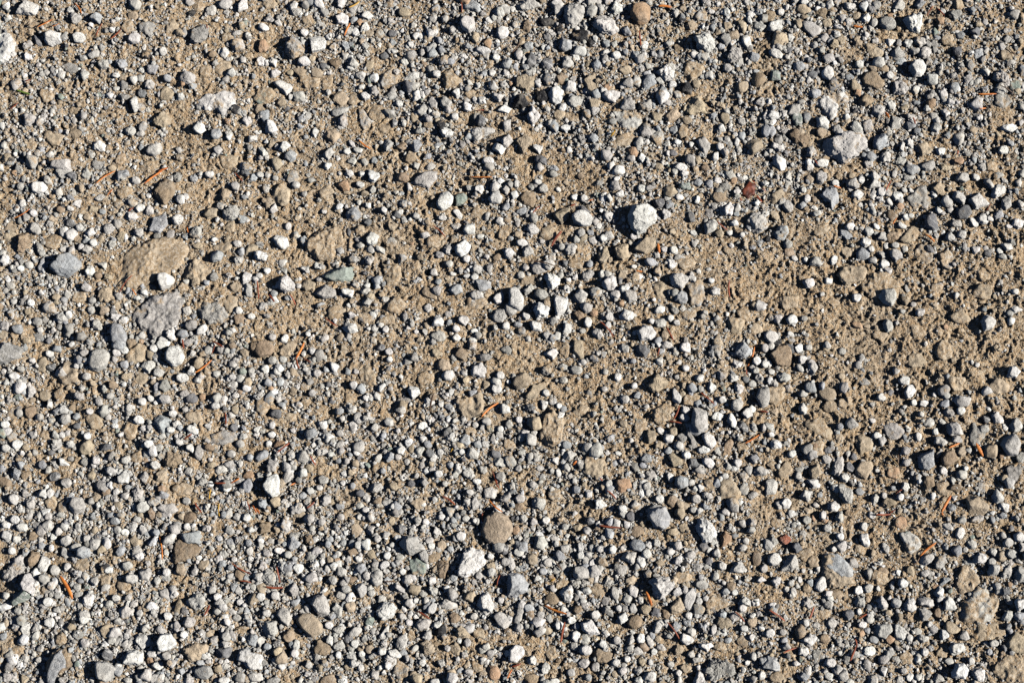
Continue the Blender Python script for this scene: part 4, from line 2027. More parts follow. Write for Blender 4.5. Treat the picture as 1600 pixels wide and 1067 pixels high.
P pc 1170 560 1200 510 1275 505 1275 570 1250 640 1180 590=pale smooth knuckle stone
P sr 1085 620 1120 520 1140 560 1145 620 1110 645=tan cone-shaped stone
1180 685 85 70 0 pr
1105 705 55 55 0 pr
1030 510 90 55 -60 pr
1080 480 50 60 80 pr
820 415 90 60 0 wr=white oval pebble
P pa 865 370 930 342 950 375 930 425 880 425=pale angular stone above a white oval pebble
795 335 75 65 0 pr
680 360 60 50 0 wr
775 465 110 70 -10 nf
660 420 90 80 0 sf
980 425 75 40 60 pa
1040 375 55 55 0 wr
915 590 60 70 0 sc
725 535 55 45 0 wr
680 570 60 45 0 pr
650 470 75 40 15 pr
530 670 80 60 0 wc
360 610 60 50 0 pr
1455 470 75 60 50 ba
1430 110 80 50 -35 pr=pale oval pebble near a red twig
1445 185 95 50 10 ba
1270 330 90 60 50 sr
1215 370 50 60 0 pr
1170 90 55 50 30 wr
1110 85 60 65 60 pr
1030 90 55 50 0 pr
970 125 60 55 0 br
1185 30 90 80 0 nr
1040 5 120 50 0 pr
880 10 90 40 0 sr
720 55 70 50 0 br
780 125 55 50 0 wr
735 110 50 60 0 pr
660 170 50 40 0 br
890 110 70 60 0 pr
140 95 75 60 0 wr
95 45 65 55 0 wr
40 75 60 60 60 wr
40 145 60 75 70 wr
95 170 40 70 -80 wr
200 150 80 60 0 nr
230 80 60 60 0 pr
400 85 55 55 50 wa
330 155 50 40 0 wr
320 225 40 50 0 wr
75 240 50 50 0 wr
255 205 50 50 0 br
590 110 50 50 0 sr
1370 165 45 40 0 br
1290 100 60 60 0 pc
1400 15 50 50 0 br
1480 30 60 50 0 pr
1540 30 60 55 0 wr
1570 110 50 45 0 wr
1550 190 50 50 0 br
1395 260 65 55 0 pc
1245 285 40 40 0 wr
1560 240 45 60 0 pr
1465 295 40 40 0 wr
1540 410 50 40 0 br
1490 490 60 50 0 pr
1440 345 45 40 0 br
1320 480 70 60 0 pr
1360 530 60 55 0 wr
1355 620 55 50 0 pr
1500 560 50 50 0 wr
1540 610 50 45 0 br
1480 660 60 50 0 pr
1520 735 120 50 10 sf
1415 775 70 65 0 pr
1305 760 50 45 0 sr
1400 960 70 60 0 pc
1500 1030 75 70 0 gr
1400 1050 90 50 0 wr
1590 1030 60 90 80 pr
1180 1050 70 50 0 pr
970 1035 80 60 40 pr
870 1030 80 50 15 pr
795 1050 70 40 0 pr
790 820 70 55 20 pr
700 800 60 60 0 pr
530 815 60 65 0 pr
390 790 110 80 0 nf
110 860 110 80 0 nf
25 870 60 90 0 sf
30 690 50 60 0 sr
130 810 50 50 0 pr
250 850 50 50 0 pr
145 1040 70 60 0 sr
40 1030 80 60 0 pr
30 590 100 45 15 wr
30 520 60 50 0 pr
20 770 45 60 0 br
110 620 55 50 0 pr
960 640 45 45 0 pr
870 630 50 60 0 pr
1050 650 55 60 60 wr
510 330 100 90 0 nf
280 490 80 60 0 gf
1040 900 60 60 0 pr
N on 370 395 450 540 24
N on 995 155 1018 300 11
N rn 1280 645 1310 580 13
N rn 1440 310 1570 385 8
N rn 1500 430 1570 440 9
N yn 1365 0 1370 25 9
N sn 1310 830 1330 815 8
@400 800
P sr 238 675 290 630 350 635 415 700 420 750 350 785 290 740=large smooth beige egg-shaped cobble
P pa 345 575 375 525 420 508 460 600 455 660 415 690=grey tall wedge
P pa 122 640 150 590 200 590 222 660 200 715 160 690=pale speckled tooth
P pa 35 720 60 670 130 680 135 760 100 800 60 775=pale grey blunt stone
P pc 20 430 40 355 90 350 132 400 110 450 60 460=grey rough cobble by a curved brown twig
P wr 222 350 250 320 295 325 305 360 260 392=white smooth pebble
235 200 100 90 -20 bc=blue pebble with a cream patch
335 272 90 55 -10 pr
235 480 95 60 -70 pa
P sr 590 90 610 65 645 75 665 110 630 160 600 140=tan pear-shaped pebble
P pa 682 110 715 55 745 85 730 160 695 140=grey bud-shaped stone
810 140 60 40 40 pa
645 205 60 60 0 wr
P pa 885 200 940 150 1000 150 1060 230 1040 270 960 270=pinkish grey flat-faceted slab
P wc 1262 400 1300 260 1370 190 1430 220 1440 310 1390 370 1340 420=big pale tall cobble below a tan brown dome
P sr 1410 130 1430 30 1500 -10 1580 10 1610 110 1570 190 1490 205 1430 180=tan brown domed cobble
P ef 935 330 950 290 1020 275 1070 330 1060 385 980 390=greenish brown round flush stone
P nc 1105 340 1130 300 1210 300 1215 340 1180 410 1150 410=dark reddish brown rock
1105 285 100 50 20 nr
P pc 715 400 735 360 785 370 792 430 750 478 725 455=pale grey upright oval cobble
P pa 625 470 650 430 690 465 690 530 655 530=green grey kite-shaped stone
P wa 860 470 870 435 940 485 930 508 890 500=white shard in a dark hollow
800 330 80 50 35 wr
650 350 90 60 35 ba
530 370 85 60 0 pa
475 425 65 60 0 pr
545 440 60 50 0 pr
690 400 50 60 0 pr
745 325 50 50 0 pr
725 265 70 60 0 sr
600 250 90 50 20 nr
P wc 735 620 790 570 860 570 890 600 870 645 800 680 760 660=white marbled rounded cobble
P pa 470 600 500 560 540 595 540 650 510 665=lavender grey kite stone
780 540 75 50 10 pr
590 590 85 70 30 sc
720 505 55 45 0 pr
P ea 680 690 700 650 750 660 720 715 690 712=tiny pale green chip
620 745 100 60 40 pr=pale finger stone leaning right
P wa 742 805 800 730 830 700 830 750 800 800=white blade-shaped stone
P pc 865 830 885 780 940 755 958 810 930 850 890 870=pale blue-grey cobble over a white oblong
P wr 818 865 870 850 918 885 900 912 840 905=white oblong pebble under a grey cobble
P pc 995 700 1020 665 1090 665 1105 700 1060 735 1020 740=white speckled rounded stone below a curved twig
1100 600 80 60 50 wr
P pc 1135 555 1180 530 1255 570 1260 600 1210 615 1150 590=pale lumpy stone
P wa 1375 580 1400 520 1450 500 1490 590 1470 630 1410 610=white blue-veined angular stone
1105 490 75 70 0 wc
P pr 1480 650 1520 620 1560 640 1600 720 1570 740 1510 700=beige smooth stone with grey hollow
P ba 1565 460 1600 390 1640 400 1640 530 1600 530=grey wedge in a wide shadow
1580 875 70 80 70 pa
1480 1000 90 100 60 or=pinkish tan round pebble
1530 545 40 55 0 wr
1520 490 50 45 0 wr
1340 525 80 70 40 sc
1290 750 90 80 -10 sc
1400 755 90 75 0 sf
1240 660 80 65 0 nc
1160 745 70 80 0 kc
1075 775 70 85 80 pc
1070 840 110 100 0 sc
1245 850 80 90 0 sc
1320 815 50 60 0 pr
1160 945 75 60 10 pa
1380 965 70 80 0 sf
1195 850 45 50 0 pr
990 850 45 60 -70 pr
1040 940 50 45 0 wr
970 770 80 90 0 sf
P gf 850 1000 880 920 950 960 960 1040 900 1060=greenish brown flush wedge
P nc 360 850 400 790 460 830 480 880 420 900 370 880=dark tan crumbly clod
520 830 90 75 30 pc
615 820 60 60 -40 wr
710 855 60 60 0 sr
660 885 50 50 0 wr
515 890 40 50 0 wr
510 735 75 55 10 pr
455 705 60 50 0 wr
225 830 50 55 0 br
240 880 60 60 0 wr
135 870 70 70 0 sr
70 840 60 50 0 br
P pa -20 780 20 760 65 800 30 850 -20 850=grey stone on the left side of a cluster
205 775 100 80 -40 nc
325 830 30 35 0 br
320 600 50 55 0 pr
270 590 90 50 0 nf
120 930 50 50 0 pr
65 565 40 40 0 pr
30 530 60 60 0 wr
120 520 60 55 0 pr
70 630 60 50 0 pr
400 970 55 60 0 sc
460 1050 130 70 10 nr
105 1055 110 50 15 gr
10 1020 50 90 80 pa
655 970 45 50 0 wr
780 970 35 60 -70 wa
825 955 45 60 0 wr
1125 1055 80 35 0 wr
980 1020 60 60 0 sr
1130 120 70 60 0 wc
1080 175 55 50 0 pr
1095 210 45 45 0 wr
1155 205 70 60 0 sr
1280 150 70 60 0 wr
1215 230 50 40 0 br
900 100 70 60 0 dc
1550 240 60 60 0 dc
1465 275 50 45 0 wr
1560 310 60 55 0 pr
1470 340 90 60 0 sc
1390 395 50 60 0 pr
1235 410 50 45 0 br
855 205 50 50 0 wr
915 370 45 45 0 wr
945 420 80 60 20 pr
860 325 45 40 0 br
820 270 50 55 0 wr
900 280 60 45 0 pr
640 290 55 50 0 wr
510 300 45 35 0 or
460 300 60 50 0 sr
510 260 50 40 0 pr
145 240 70 45 -10 wr
185 80 75 90 0 wc
330 40 70 60 0 pr
260 10 90 50 0 sr
50 100 100 70 30 nc
30 180 40 55 60 wr
95 180 60 40 0 pr
200 265 55 50 0 pr
70 255 60 50 0 pr
410 60 50 45 0 pr
410 130 50 35 0 wr
350 100 45 40 0 pr
450 200 45 50 0 br
540 190 50 50 0 br
600 200 45 60 0 br
760 165 50 50 0 pr
845 50 45 60 0 sr
760 78 30 28 0 wr
530 30 50 45 0 pr
650 30 50 45 0 wr
1010 50 50 50 0 pr
1160 30 50 45 0 wr
1235 50 45 50 0 br
1060 60 50 45 0 wr
1310 40 60 50 0 pr
560 480 60 50 0 pr
530 520 70 55 0 pr
1000 550 40 40 0 wr
1060 550 50 50 0 pr
1000 650 45 40 0 wr
960 690 60 45 -20 wr
910 650 50 45 0 pr
1330 690 30 30 0 br
1360 650 60 50 0 pr
1460 880 60 50 20 pr
1410 860 60 45 20 pr
1330 1000 60 50 0 pr
1220 1000 60 60 0 sc
570 960 60 50 0 sc
N rn 130 340 150 440 10
N rn 60 465 170 470 14
N rn 1005 615 1085 665 11
N kn 800 430 870 430 6
N rn 1505 460 1525 390 7
N rn 1415 5 1418 60 10
N on 1570 1040 1600 980 10
@800 800
P br 835 20 870 -30 960 -40 988 30 985 80 950 112 890 95=big smooth grey oval cobble
P wc 1150 90 1160 40 1220 35 1293 115 1280 155 1200 210 1175 170=big cream white blunt cobble
P oa 1290 170 1325 115 1375 145 1370 185 1300 230=amber tan pointed stone
P wc 855 435 880 400 980 405 1020 450 1000 500 930 550 880 510=white rounded triangular cobble above an orange needle
P ba -30 380 50 375 105 440 100 490 60 520 -30 525=blue-grey facetted cobble with a pale right side
P wr -20 860 20 825 82 840 80 890 30 940 -20 930=white rounded stone
P pa 5 690 30 610 60 565 78 620 60 670 20 700=pale tan fin-shaped stone
P wc 295 510 310 475 370 460 388 530 370 570 320 570=white and rust lumpy stone
P pa 125 180 150 150 215 150 222 200 190 240 140 225=pale grey block
50 215 80 110 80 bc
120 290 85 70 -50 sr
780 205 110 80 -10 br=blue-grey oval stone
840 260 65 70 60 wr
735 280 110 85 0 pc
925 315 65 70 70 sa
780 120 100 80 0 nr
605 140 70 70 40 ba
610 60 60 55 0 br
490 55 60 55 0 dr
410 95 60 60 60 sa
270 165 70 50 0 pa
330 225 60 60 0 pr
430 225 90 45 80 wa
500 225 50 55 0 pr
505 320 50 65 0 wr
P pa 380 400 390 340 460 330 510 380 480 415 400 425=grey flaky angular stone
220 315 70 60 0 pr
195 370 60 50 0 br
250 470 60 40 -60 pa
300 450 100 50 20 sf
255 420 40 35 60 or
P nf 475 480 520 440 590 470 600 510 540 530 490 510=grey brown flush stone
645 500 105 55 85 pr=grey upright oval pebble
250 545 95 75 0 nr
740 430 70 65 0 sc
600 430 80 60 30 pc
1065 405 120 80 0 nf
1040 300 70 60 0 wc
1160 340 80 60 0 pc
1315 335 60 55 0 wr
P pa 1360 370 1380 320 1430 300 1458 340 1445 385 1390 380=pale grey five-sided stone
1525 290 65 110 0 nr
1440 220 60 55 0 pr
1575 350 60 50 60 pr
1560 420 80 45 20 wa
1390 500 45 40 0 wr
P wc 1420 545 1460 520 1505 560 1490 590 1430 580=white bluish chunky pebble
P gf 1190 570 1250 500 1330 540 1355 575 1290 640 1210 600=large grey flush tilted stone
P pr 1070 560 1090 460 1130 465 1148 520 1120 600 1090 610=grey striped elongated cobble
P sc 985 590 1040 530 1085 560 1080 610 1030 650 990 630=tan striped rounded cobble
1035 495 85 55 30 wr
1165 555 50 55 0 pr
1105 645 50 60 60 wr
1180 450 90 60 -20 pr
1180 405 40 40 0 br
1230 230 60 35 60 wa
1280 255 60 60 0 pr
995 245 60 50 20 wa
1035 210 70 60 40 pr
1005 125 80 60 0 sa
1070 95 60 60 0 sc
900 190 60 50 0 pr
630 235 60 50 60 wr
550 230 50 45 0 wr
740 25 60 60 70 dr
760 600 60 65 0 wr
690 660 70 80 0 wa=white square pebble
770 685 100 90 0 nr
830 605 75 65 0 sr
900 625 70 65 0 dc
965 640 80 45 -60 nr
P pa 875 740 900 680 945 665 950 700 910 760=grey upright leaning stone
520 640 70 65 0 wr
595 620 60 90 70 ga
P wa 430 690 490 670 560 735 540 780 480 770 440 735=white broad diamond-shaped stone
570 825 60 60 60 wa
460 860 80 70 0 wr
655 800 50 60 0 pr
745 800 80 60 60 pc
805 790 60 70 0 wr
855 800 105 50 85 pa
910 790 45 45 0 sr
930 840 50 70 70 pa
885 870 50 50 0 wr
P wa 1048 800 1060 755 1120 770 1140 800 1090 835=white blocky stone
1120 745 80 55 -30 pr
1210 835 95 80 0 wc
1260 735 75 40 80 wr
1025 715 55 70 0 bc
1190 720 80 70 20 bc
1040 860 60 70 60 sc
1120 885 60 50 0 pr
1155 920 80 50 20 pa
1300 840 90 80 0 sf
1350 800 60 40 0 br
1440 800 100 80 -40 nf
1330 690 110 100 0 sc
1500 690 60 90 0 sc
1450 725 60 45 0 wr
1500 780 50 45 0 wa
P gc 1190 985 1240 920 1320 910 1430 970 1420 1020 1320 1040 1230 1060=large dark and white broken rock
P wa 1130 1060 1160 985 1190 990 1215 1067 1140 1080=white thorn-shaped stone
1585 940 60 90 70 ba
1560 1020 50 60 0 wr
1470 940 45 40 0 wr
1510 900 50 60 0 pr
1080 975 80 60 0 sf
990 950 50 45 0 pr
1040 1005 50 45 0 wr
850 1030 100 75 20 pa
785 990 70 55 80 pa
690 990 60 50 0 pr
640 1010 50 45 0 sr
520 965 65 50 70 pr
450 945 80 60 0 pr
475 1030 45 50 0 br
650 940 55 50 0 wr
810 935 60 50 80 sc
565 900 130 90 0 nf
240 885 100 90 0 sf
125 925 65 70 0 wa
205 985 60 55 60 wa
120 1040 110 80 0 nr
265 1055 70 40 0 wr
370 1000 60 50 0 pr
385 840 50 70 0 pr
400 775 60 80 0 wr
295 705 60 60 0 wr
370 675 60 55 0 wr
405 710 50 55 0 br
220 740 70 50 0 sr
130 715 55 60 0 da
100 600 55 80 80 br
40 720 60 60 0 pr
445 555 45 45 0 wr
410 605 60 60 0 nr
180 640 60 50 0 pr
585 555 70 50 20 pr
680 540 60 50 0 sc
720 540 60 70 -60 pr
670 600 50 45 0 wr
45 250 70 60 0 pr
70 40 60 55 0 pr
130 60 60 55 0 pr
210 50 60 55 0 wr
330 90 50 45 0 pr
20 110 60 60 60 or
470 115 50 60 60 pr
550 350 50 60 0 pr
430 270 60 60 60 wr
980 770 50 45 0 pr
720 915 45 45 0 wr
865 935 45 40 70 wr
790 865 80 55 0 pr
1440 600 55 50 0 wr
1270 400 60 50 0 pr
1370 460 70 60 0 nr
1460 180 50 45 0 pr
1500 60 80 60 0 pc
N rn 540 82 680 98 12
N on 835 495 872 585 22
N on 200 578 340 635 15
N rn 330 685 305 815 14
N rn 965 685 1045 790 10
N rn 1390 620 1455 685 9
N rn -5 965 55 945 12
N kn 265 300 315 365 9
N yn 235 430 270 415 14
@1200 800
P sf 308 400 340 290 350 270 430 262 480 300 530 365 545 450 440 482 330 442=tan lump with a blue-grey oval face
C ba 345 320 350 275 430 265 470 300 525 360 520 395 460 400 380 350
P pa 75 365 130 260 175 265 190 330 150 375=pinkish tan leaning stone
40 295 100 80 30 wr=white oval pebble at a shaded hollow
45 430 75 65 0 wc
P wa 570 170 580 125 620 130 638 190 625 220 590 205=grey white upright stone with black shade
600 90 55 55 60 wr
450 30 70 75 0 pa
240 50 65 55 0 pr
460 215 90 70 10 pc
345 20 60 60 0 wr
105 170 80 60 0 rc
30 185 60 70 60 pa
220 140 80 60 0 gf
180 220 70 70 60 da
530 310 70 80 0 pc
720 370 80 50 -25 nr
700 400 120 100 20 sf
P of 780 60 800 30 870 25 880 80 840 110 790 95
P pf 820 130 930 120 960 250 900 280 850 220=pinkish crumbled rock
735 225 60 80 0 pc
1200 130 80 60 60 wr
P pa 940 310 960 275 1010 260 1042 270 1020 310 970 345=grey smooth stone under a long curved needle
P pc 1035 330 1050 275 1100 260 1122 310 1090 350 1045 370=pale tan kidney-sized stone
1330 290 100 80 70 wc
P sf 1165 460 1180 390 1240 300 1290 370 1330 430 1280 500 1210 540=tan ridge at the foot of a big pale rock
P pf 1200 560 1300 470 1400 480 1460 560 1420 680 1330 720 1220 680=large pale mud-caked rock
P sf 1265 760 1310 700 1480 700 1490 760 1400 790 1300 800
1480 500 70 60 0 da=pebble split between black and white
1405 360 90 80 20 pa
1490 370 90 80 60 pc
1580 390 120 70 80 pa
1575 570 90 80 60 wc
1500 650 80 80 0 pc
1570 650 80 60 0 bc
1570 155 80 70 0 wr
1500 190 70 60 20 pr
1590 220 50 70 0 pa
1470 145 50 45 0 pr
1520 260 80 60 -20 pr
1565 300 60 40 0 pa
1400 310 60 50 0 pr
1410 250 40 90 60 pr
1310 45 90 60 10 pc
1210 50 60 50 0 pr
1460 20 60 50 0 bc
1130 90 90 50 -20 pa
1270 200 80 60 0 pc
1230 235 40 40 0 pr
1105 430 80 60 40 ba
1070 495 75 70 40 wa
P wa 1095 560 1110 530 1160 530 1190 590 1120 645 1095 610=white crumbly corner stone
P wc 845 580 870 530 910 540 942 580 935 615 890 630 855 615=white blocky cobble in the lower right
985 560 120 75 -15 pa
980 635 100 80 0 pc=white gritty stone
720 570 90 70 -40 wc
800 565 65 75 60 pr
P pc 535 560 560 520 600 525 620 565 600 600 550 595=pale grey lump near a navy pebble
630 595 40 55 60 da
670 605 40 40 0 da
505 640 70 75 60 da=dark blue pointed pebble
565 490 60 60 0 wr
630 475 70 55 0 pr
690 475 40 35 0 wr
845 440 65 65 0 wr
890 365 60 60 0 sr
815 380 45 50 60 wr
755 625 55 35 0 sr
P pa 655 750 680 700 770 690 780 740 730 795 690 780=grey rough slab stone
P wc 778 730 795 690 850 710 862 760 840 800 790 800=white pear-shaped cobble
1030 730 65 70 0 pr
1100 765 60 75 0 wa
1145 720 110 80 -10 sr
1230 770 80 60 0 pr
930 745 60 50 0 pr
970 790 80 60 -20 pc
880 785 50 50 0 pr
760 795 55 70 60 or
660 795 70 50 -20 br
630 870 80 70 0 wc
750 890 90 60 -10 pa
720 990 90 55 60 wa=white oblong block tilted to the right
P wa 1145 1000 1180 950 1220 945 1272 1010 1260 1045 1150 1030=white chunky cobble near the bottom edge
1320 1010 110 80 -45 wc
1270 930 60 45 -60 wr
1185 850 90 110 80 wc=pale upright weathered stone
1090 870 110 100 0 sf
980 870 55 50 60 wr
940 890 50 50 0 pr
870 910 100 90 0 nf
845 990 50 45 0 pr
885 1030 60 55 0 wr
1070 1040 100 60 0 pc
940 1030 60 50 0 pr
660 1045 100 60 0 pc
1410 820 65 50 0 pr
1480 850 60 60 -40 da
1385 870 45 50 0 br
P sc 1490 830 1540 750 1620 720 1620 870 1530 870=tan grey half-buried block
P sf 1400 960 1500 880 1640 900 1640 1050 1500 1060 1430 1020=rough tan clod in the corner
1465 740 100 50 30 sf
1510 560 40 60 70 pr
260 800 120 75 -10 wc
90 750 60 40 0 pr
15 755 60 60 0 wr
355 790 75 60 0 nr
380 575 80 50 10 pr
245 565 90 70 0 pc
240 470 70 80 60 nc
430 510 130 70 0 nf
395 695 75 70 70 pr
300 705 50 45 0 pr
235 690 50 55 60 wr
345 635 90 70 0 sf
450 880 40 35 0 wr
P ba -30 880 30 900 100 980 40 990 -30 970=bluish speckled stone
215 870 70 70 60 wc
310 905 90 90 0 gf
390 940 60 80 70 wr
430 980 75 60 60 pc
470 1020 70 80 0 pr
220 1030 80 55 20 ba
60 1030 110 80 0 nf
120 900 50 40 0 da
100 800 50 45 0 br
170 945 40 40 0 pr
590 700 60 55 0 wr
625 740 40 60 60 br
585 760 40 55 0 or
635 670 60 50 0 pr
580 230 100 80 0 sf
410 230 45 40 0 wr
370 100 60 50 0 pr
450 150 60 50 0 wr
240 260 110 90 0 nf
280 300 80 90 0 nf
30 580 60 30 0 wr
60 70 90 80 0 nf
285 35 35 45 0 or
1510 450 35 40 0 or
980 380 60 50 0 pr
1010 700 40 40 0 wr
1060 630 60 60 0 nr
1520 100 40 40 0 dr
1130 930 70 50 0 pr
720 920 70 60 0 pr
570 620 40 45 0 wr
115 480 40 45 0 pr
155 490 45 50 0 pr
140 445 40 40 0 pr
200 420 45 40 0 wr
N rn 675 12 775 10 12
N on 950 275 1050 190 13
N kn 905 335 950 280 5
N rn 0 610 105 680 13
N rn 260 665 290 590 12
N rn 545 790 555 840 10
N rn 548 835 505 930 13
N rn 90 880 180 845 9
N rn 570 665 620 635 10
N on 1085 0 1095 20 12
"""
class S: pass
stones, needles = [], []
ox = oy = 0.
rs = np.random.RandomState(3)
for ln in CAT.strip().split('\n'):
    if not ln: continue
    if ln[0] == '@': ox, oy = map(float, ln[1:].split()); continue
    body, _, nm = ln.partition('='); tk = body.split()
    if tk[0] == 'N':
        a = list(map(float, tk[2:])); n = S(); n.c = tk[1]
        n.p0, n.p1, n.w = (ox + a[0] / 4, oy + a[1] / 4), (ox + a[2] / 4, oy + a[3] / 4), a[4] / 4; needles.append(n); continue
    s = S(); s.nm = nm; s.child = tk[0] == 'C'; s.kids = []
    if tk[0] in 'PC':
        v = np.array(list(map(float, tk[2:]))).reshape(-1, 2) / 4 + (ox, oy); s.cs = tk[1]
        x, y = v[:, 0], v[:, 1]; x1, y1 = np.roll(x, 1), np.roll(y, 1); cr = x1 * y - x * y1
        A = cr.sum() / 2; s.px = float(((x + x1) * cr).sum() / (6 * A)); s.py = float(((y + y1) * cr).sum() / (6 * A))
        s.area = abs(A)
        ev = np.linalg.eigvalsh(np.cov((v - v.mean(0)).T)); s.asp = math.sqrt(max(ev[0] / ev[1], .05))
        s.poly = v; s.w = math.sqrt(s.area * s.asp * 4 / math.pi) if s.asp > 0 else 10
    else:
        a = list(map(float, tk[:5])); s.cs = tk[5]; s.px, s.py = ox + a[0] / 4, oy + a[1] / 4
        l, w, ang = a[2] / 4, a[3] / 4, math.radians(a[4])
        s.area = math.pi / 4 * l * w; s.w = min(l, w); s.asp = w / l
        m = {'a': rs.randint(4, 7), 'c': rs.randint(5, 8), 'f': rs.randint(5, 8), 'r': rs.randint(6, 9)}[s.cs[1]]
        t = (np.arange(m) + rs.uniform(-.33, .33, m) * (.6 if s.cs[1] == 'r' else 1)) / m * 2 * math.pi + rs.uniform(0, 6)
        rr = rs.uniform(.92, 1.24, m) if s.cs[1] != 'r' else rs.uniform(.98, 1.12, m)
        q = np.stack([np.cos(t) * l / 2 * rr, -np.sin(t) * w / 2 * rr], -1)
        s.poly = np.stack([q[:, 0] * math.cos(ang) + q[:, 1] * math.sin(ang), -q[:, 0] * math.sin(ang) + q[:, 1] * math.cos(ang)], -1) + (s.px, s.py)
    if s.child: s.par = stones[-1] if not stones[-1].child else stones[-1].par; s.par.kids.append(s)
    stones.append(s)
# which stones are objects of their own: the largest 300 standing stones and every marked slab lying flush
rank = sorted([s for s in stones if s.cs[1] != 'f' and not s.child], key=lambda s: -s.area)
solo = set(id(s) for s in rank[:300]) | set(id(s) for s in stones if s.cs[1] == 'f' and s.nm and not s.child)

HR = .8 * MPP                                   # height raster of everything on the ground, for resting needles and grains
HN = (int(1.3 / HR), int(1.0 / HR))
hx, hy = np.meshgrid(-.65 + (np.arange(HN[0]) + .5) * HR, -.5 + (np.arange(HN[1]) + .5) * HR)
HM = ground_z(hx, hy); OCC = np.zeros(HM.shape, bool); BIG = None
def stamp(x, y, rad, top, occ=.8):
    i0, i1 = int((x - rad + .65) / HR), int((x + rad + .65) / HR) + 1
    j0, j1 = int((y - rad + .5) / HR), int((y + rad + .5) / HR) + 1
    i0, j0 = max(i0, 0), max(j0, 0)
    sub = (slice(j0, max(j1, j0)), slice(i0, max(i1, i0)))
    if HM[sub].size == 0: return
    d = np.hypot(hx[sub] - x, hy[sub] - y) / rad
    z = top * np.sqrt(np.clip(1 - d ** 2 * .8, 0, 1))
    HM[sub] = np.where(d < 1, np.maximum(HM[sub], z), HM[sub]); OCC[sub] |= d < occ
def stamp_poly(s, top):
    X = np.array(s.gp); c = X.mean(0); rad = np.hypot(*(X - c).T).max()
    i0, i1 = max(int((c[0] - rad + .65) / HR), 0), int((c[0] + rad + .65) / HR) + 1
    j0, j1 = max(int((c[1] - rad + .5) / HR), 0), int((c[1] + rad + .5) / HR) + 1
    sub = (slice(j0, max(j0, j1)), slice(i0, max(i0, i1)))
    if HM[sub].size == 0: return
    dx, dy = hx[sub] - s.x, hy[sub] - s.y
    t = (np.arctan2(dy, dx) / (2 * math.pi) * NA).astype(int) % NA
    d = np.hypot(dx, dy) / s.rho[t]
    HM[sub] = np.where(d < 1, np.maximum(HM[sub], top * (1 - .25 * d ** 2)), HM[sub]); OCC[sub] |= d < .92
FILM = {'a': .12, 'r': .08, 'c': .30, 'f': .62}
HK = {'a': .76, 'r': .73, 'c': .70, 'f': .28}
for i, s in enumerate(stones):
    sh = s.cs[1]; w = s.w * MPP
    s.seed = rs.uniform(0, 900)
    H = w * HK[sh] * rs.uniform(.8, 1.2)
    if sh == 'f': H = min(H, .008 + .04 * w)
    elif s.cs[0] in 'sn': H *= .8
    if sh != 'f' and s.area > 1200: H *= .75
    H = min(H, .036)
    s.hbot = H * (.5 if sh != 'f' else .6) + .002; s.htop = H * (.62 if sh != 'f' else .62)
    lift = {'a': .19, 'r': .23, 'c': .14, 'f': .03}[sh] * H
    s.x, s.y = at(s.px, s.py, lift + .002)
    X, Y = at(s.poly[:, 0], s.poly[:, 1], lift)
    q = np.array([.25, .5, .8])[:, None]
    g = ground_z((s.x + (X - s.x) * q).ravel(), (s.y + (Y - s.y) * q).ravel())
    s.gz = float(np.percentile(g, 62 if sh == 'f' else 45))
    if s.child: s.gz = s.par.gz; lift = s.par.lift + s.par.htop * .34; s.htop = s.par.htop * .9
    s.lift = lift; s.zc = s.gz + lift
    if s.child: s.poly = s.poly.mean(0) + (s.poly - s.poly.mean(0)) * 1.12
    X, Y = at(s.poly[:, 0], s.poly[:, 1], s.zc); s.gp = np.stack([X, Y], -1)
    s.rho = rho_poly(s.gp - (s.x, s.y))
    r0 = np.concatenate([s.rho[-2:], s.rho, s.rho[:2]])
    if sh == 'r': s.rho = (r0[:-4] + 2 * r0[1:-3] + 3 * r0[2:-2] + 2 * r0[3:-1] + r0[4:]) / 9
    c = np.array(PAL[s.cs[0]]) * rs.uniform(.86, 1.14) * (1 + rs.uniform(-.015, .015, 3))
    if sh == 'f' and s.cs[0] in 'sn': c = .45 * c + .55 * np.array(DIRT) * (1. if s.cs[0] == 's' else .82)
    s.col = np.clip(c, .01, .8)
    s.prm = (max(0, min(1, FILM[sh] * (.85 if sh == 'f' and s.cs[0] in 'pge' else .6 if sh == 'f' and s.cs[0] in 'wb' else 1) + rs.uniform(-.12, .25) - (.1 if s.cs[0] == 'w' and sh != 'f' else 0))), rs.choice([.15, .4, .9]) if s.cs[0] in 'wpgb' else .2, rs.choice([0, 0, .5, 1]) if s.cs[0] in 'gdbe' else 0)
    s.zt = s.zc + s.htop * .95
    stamp_poly(s, s.zt)
BIG = OCC.copy()
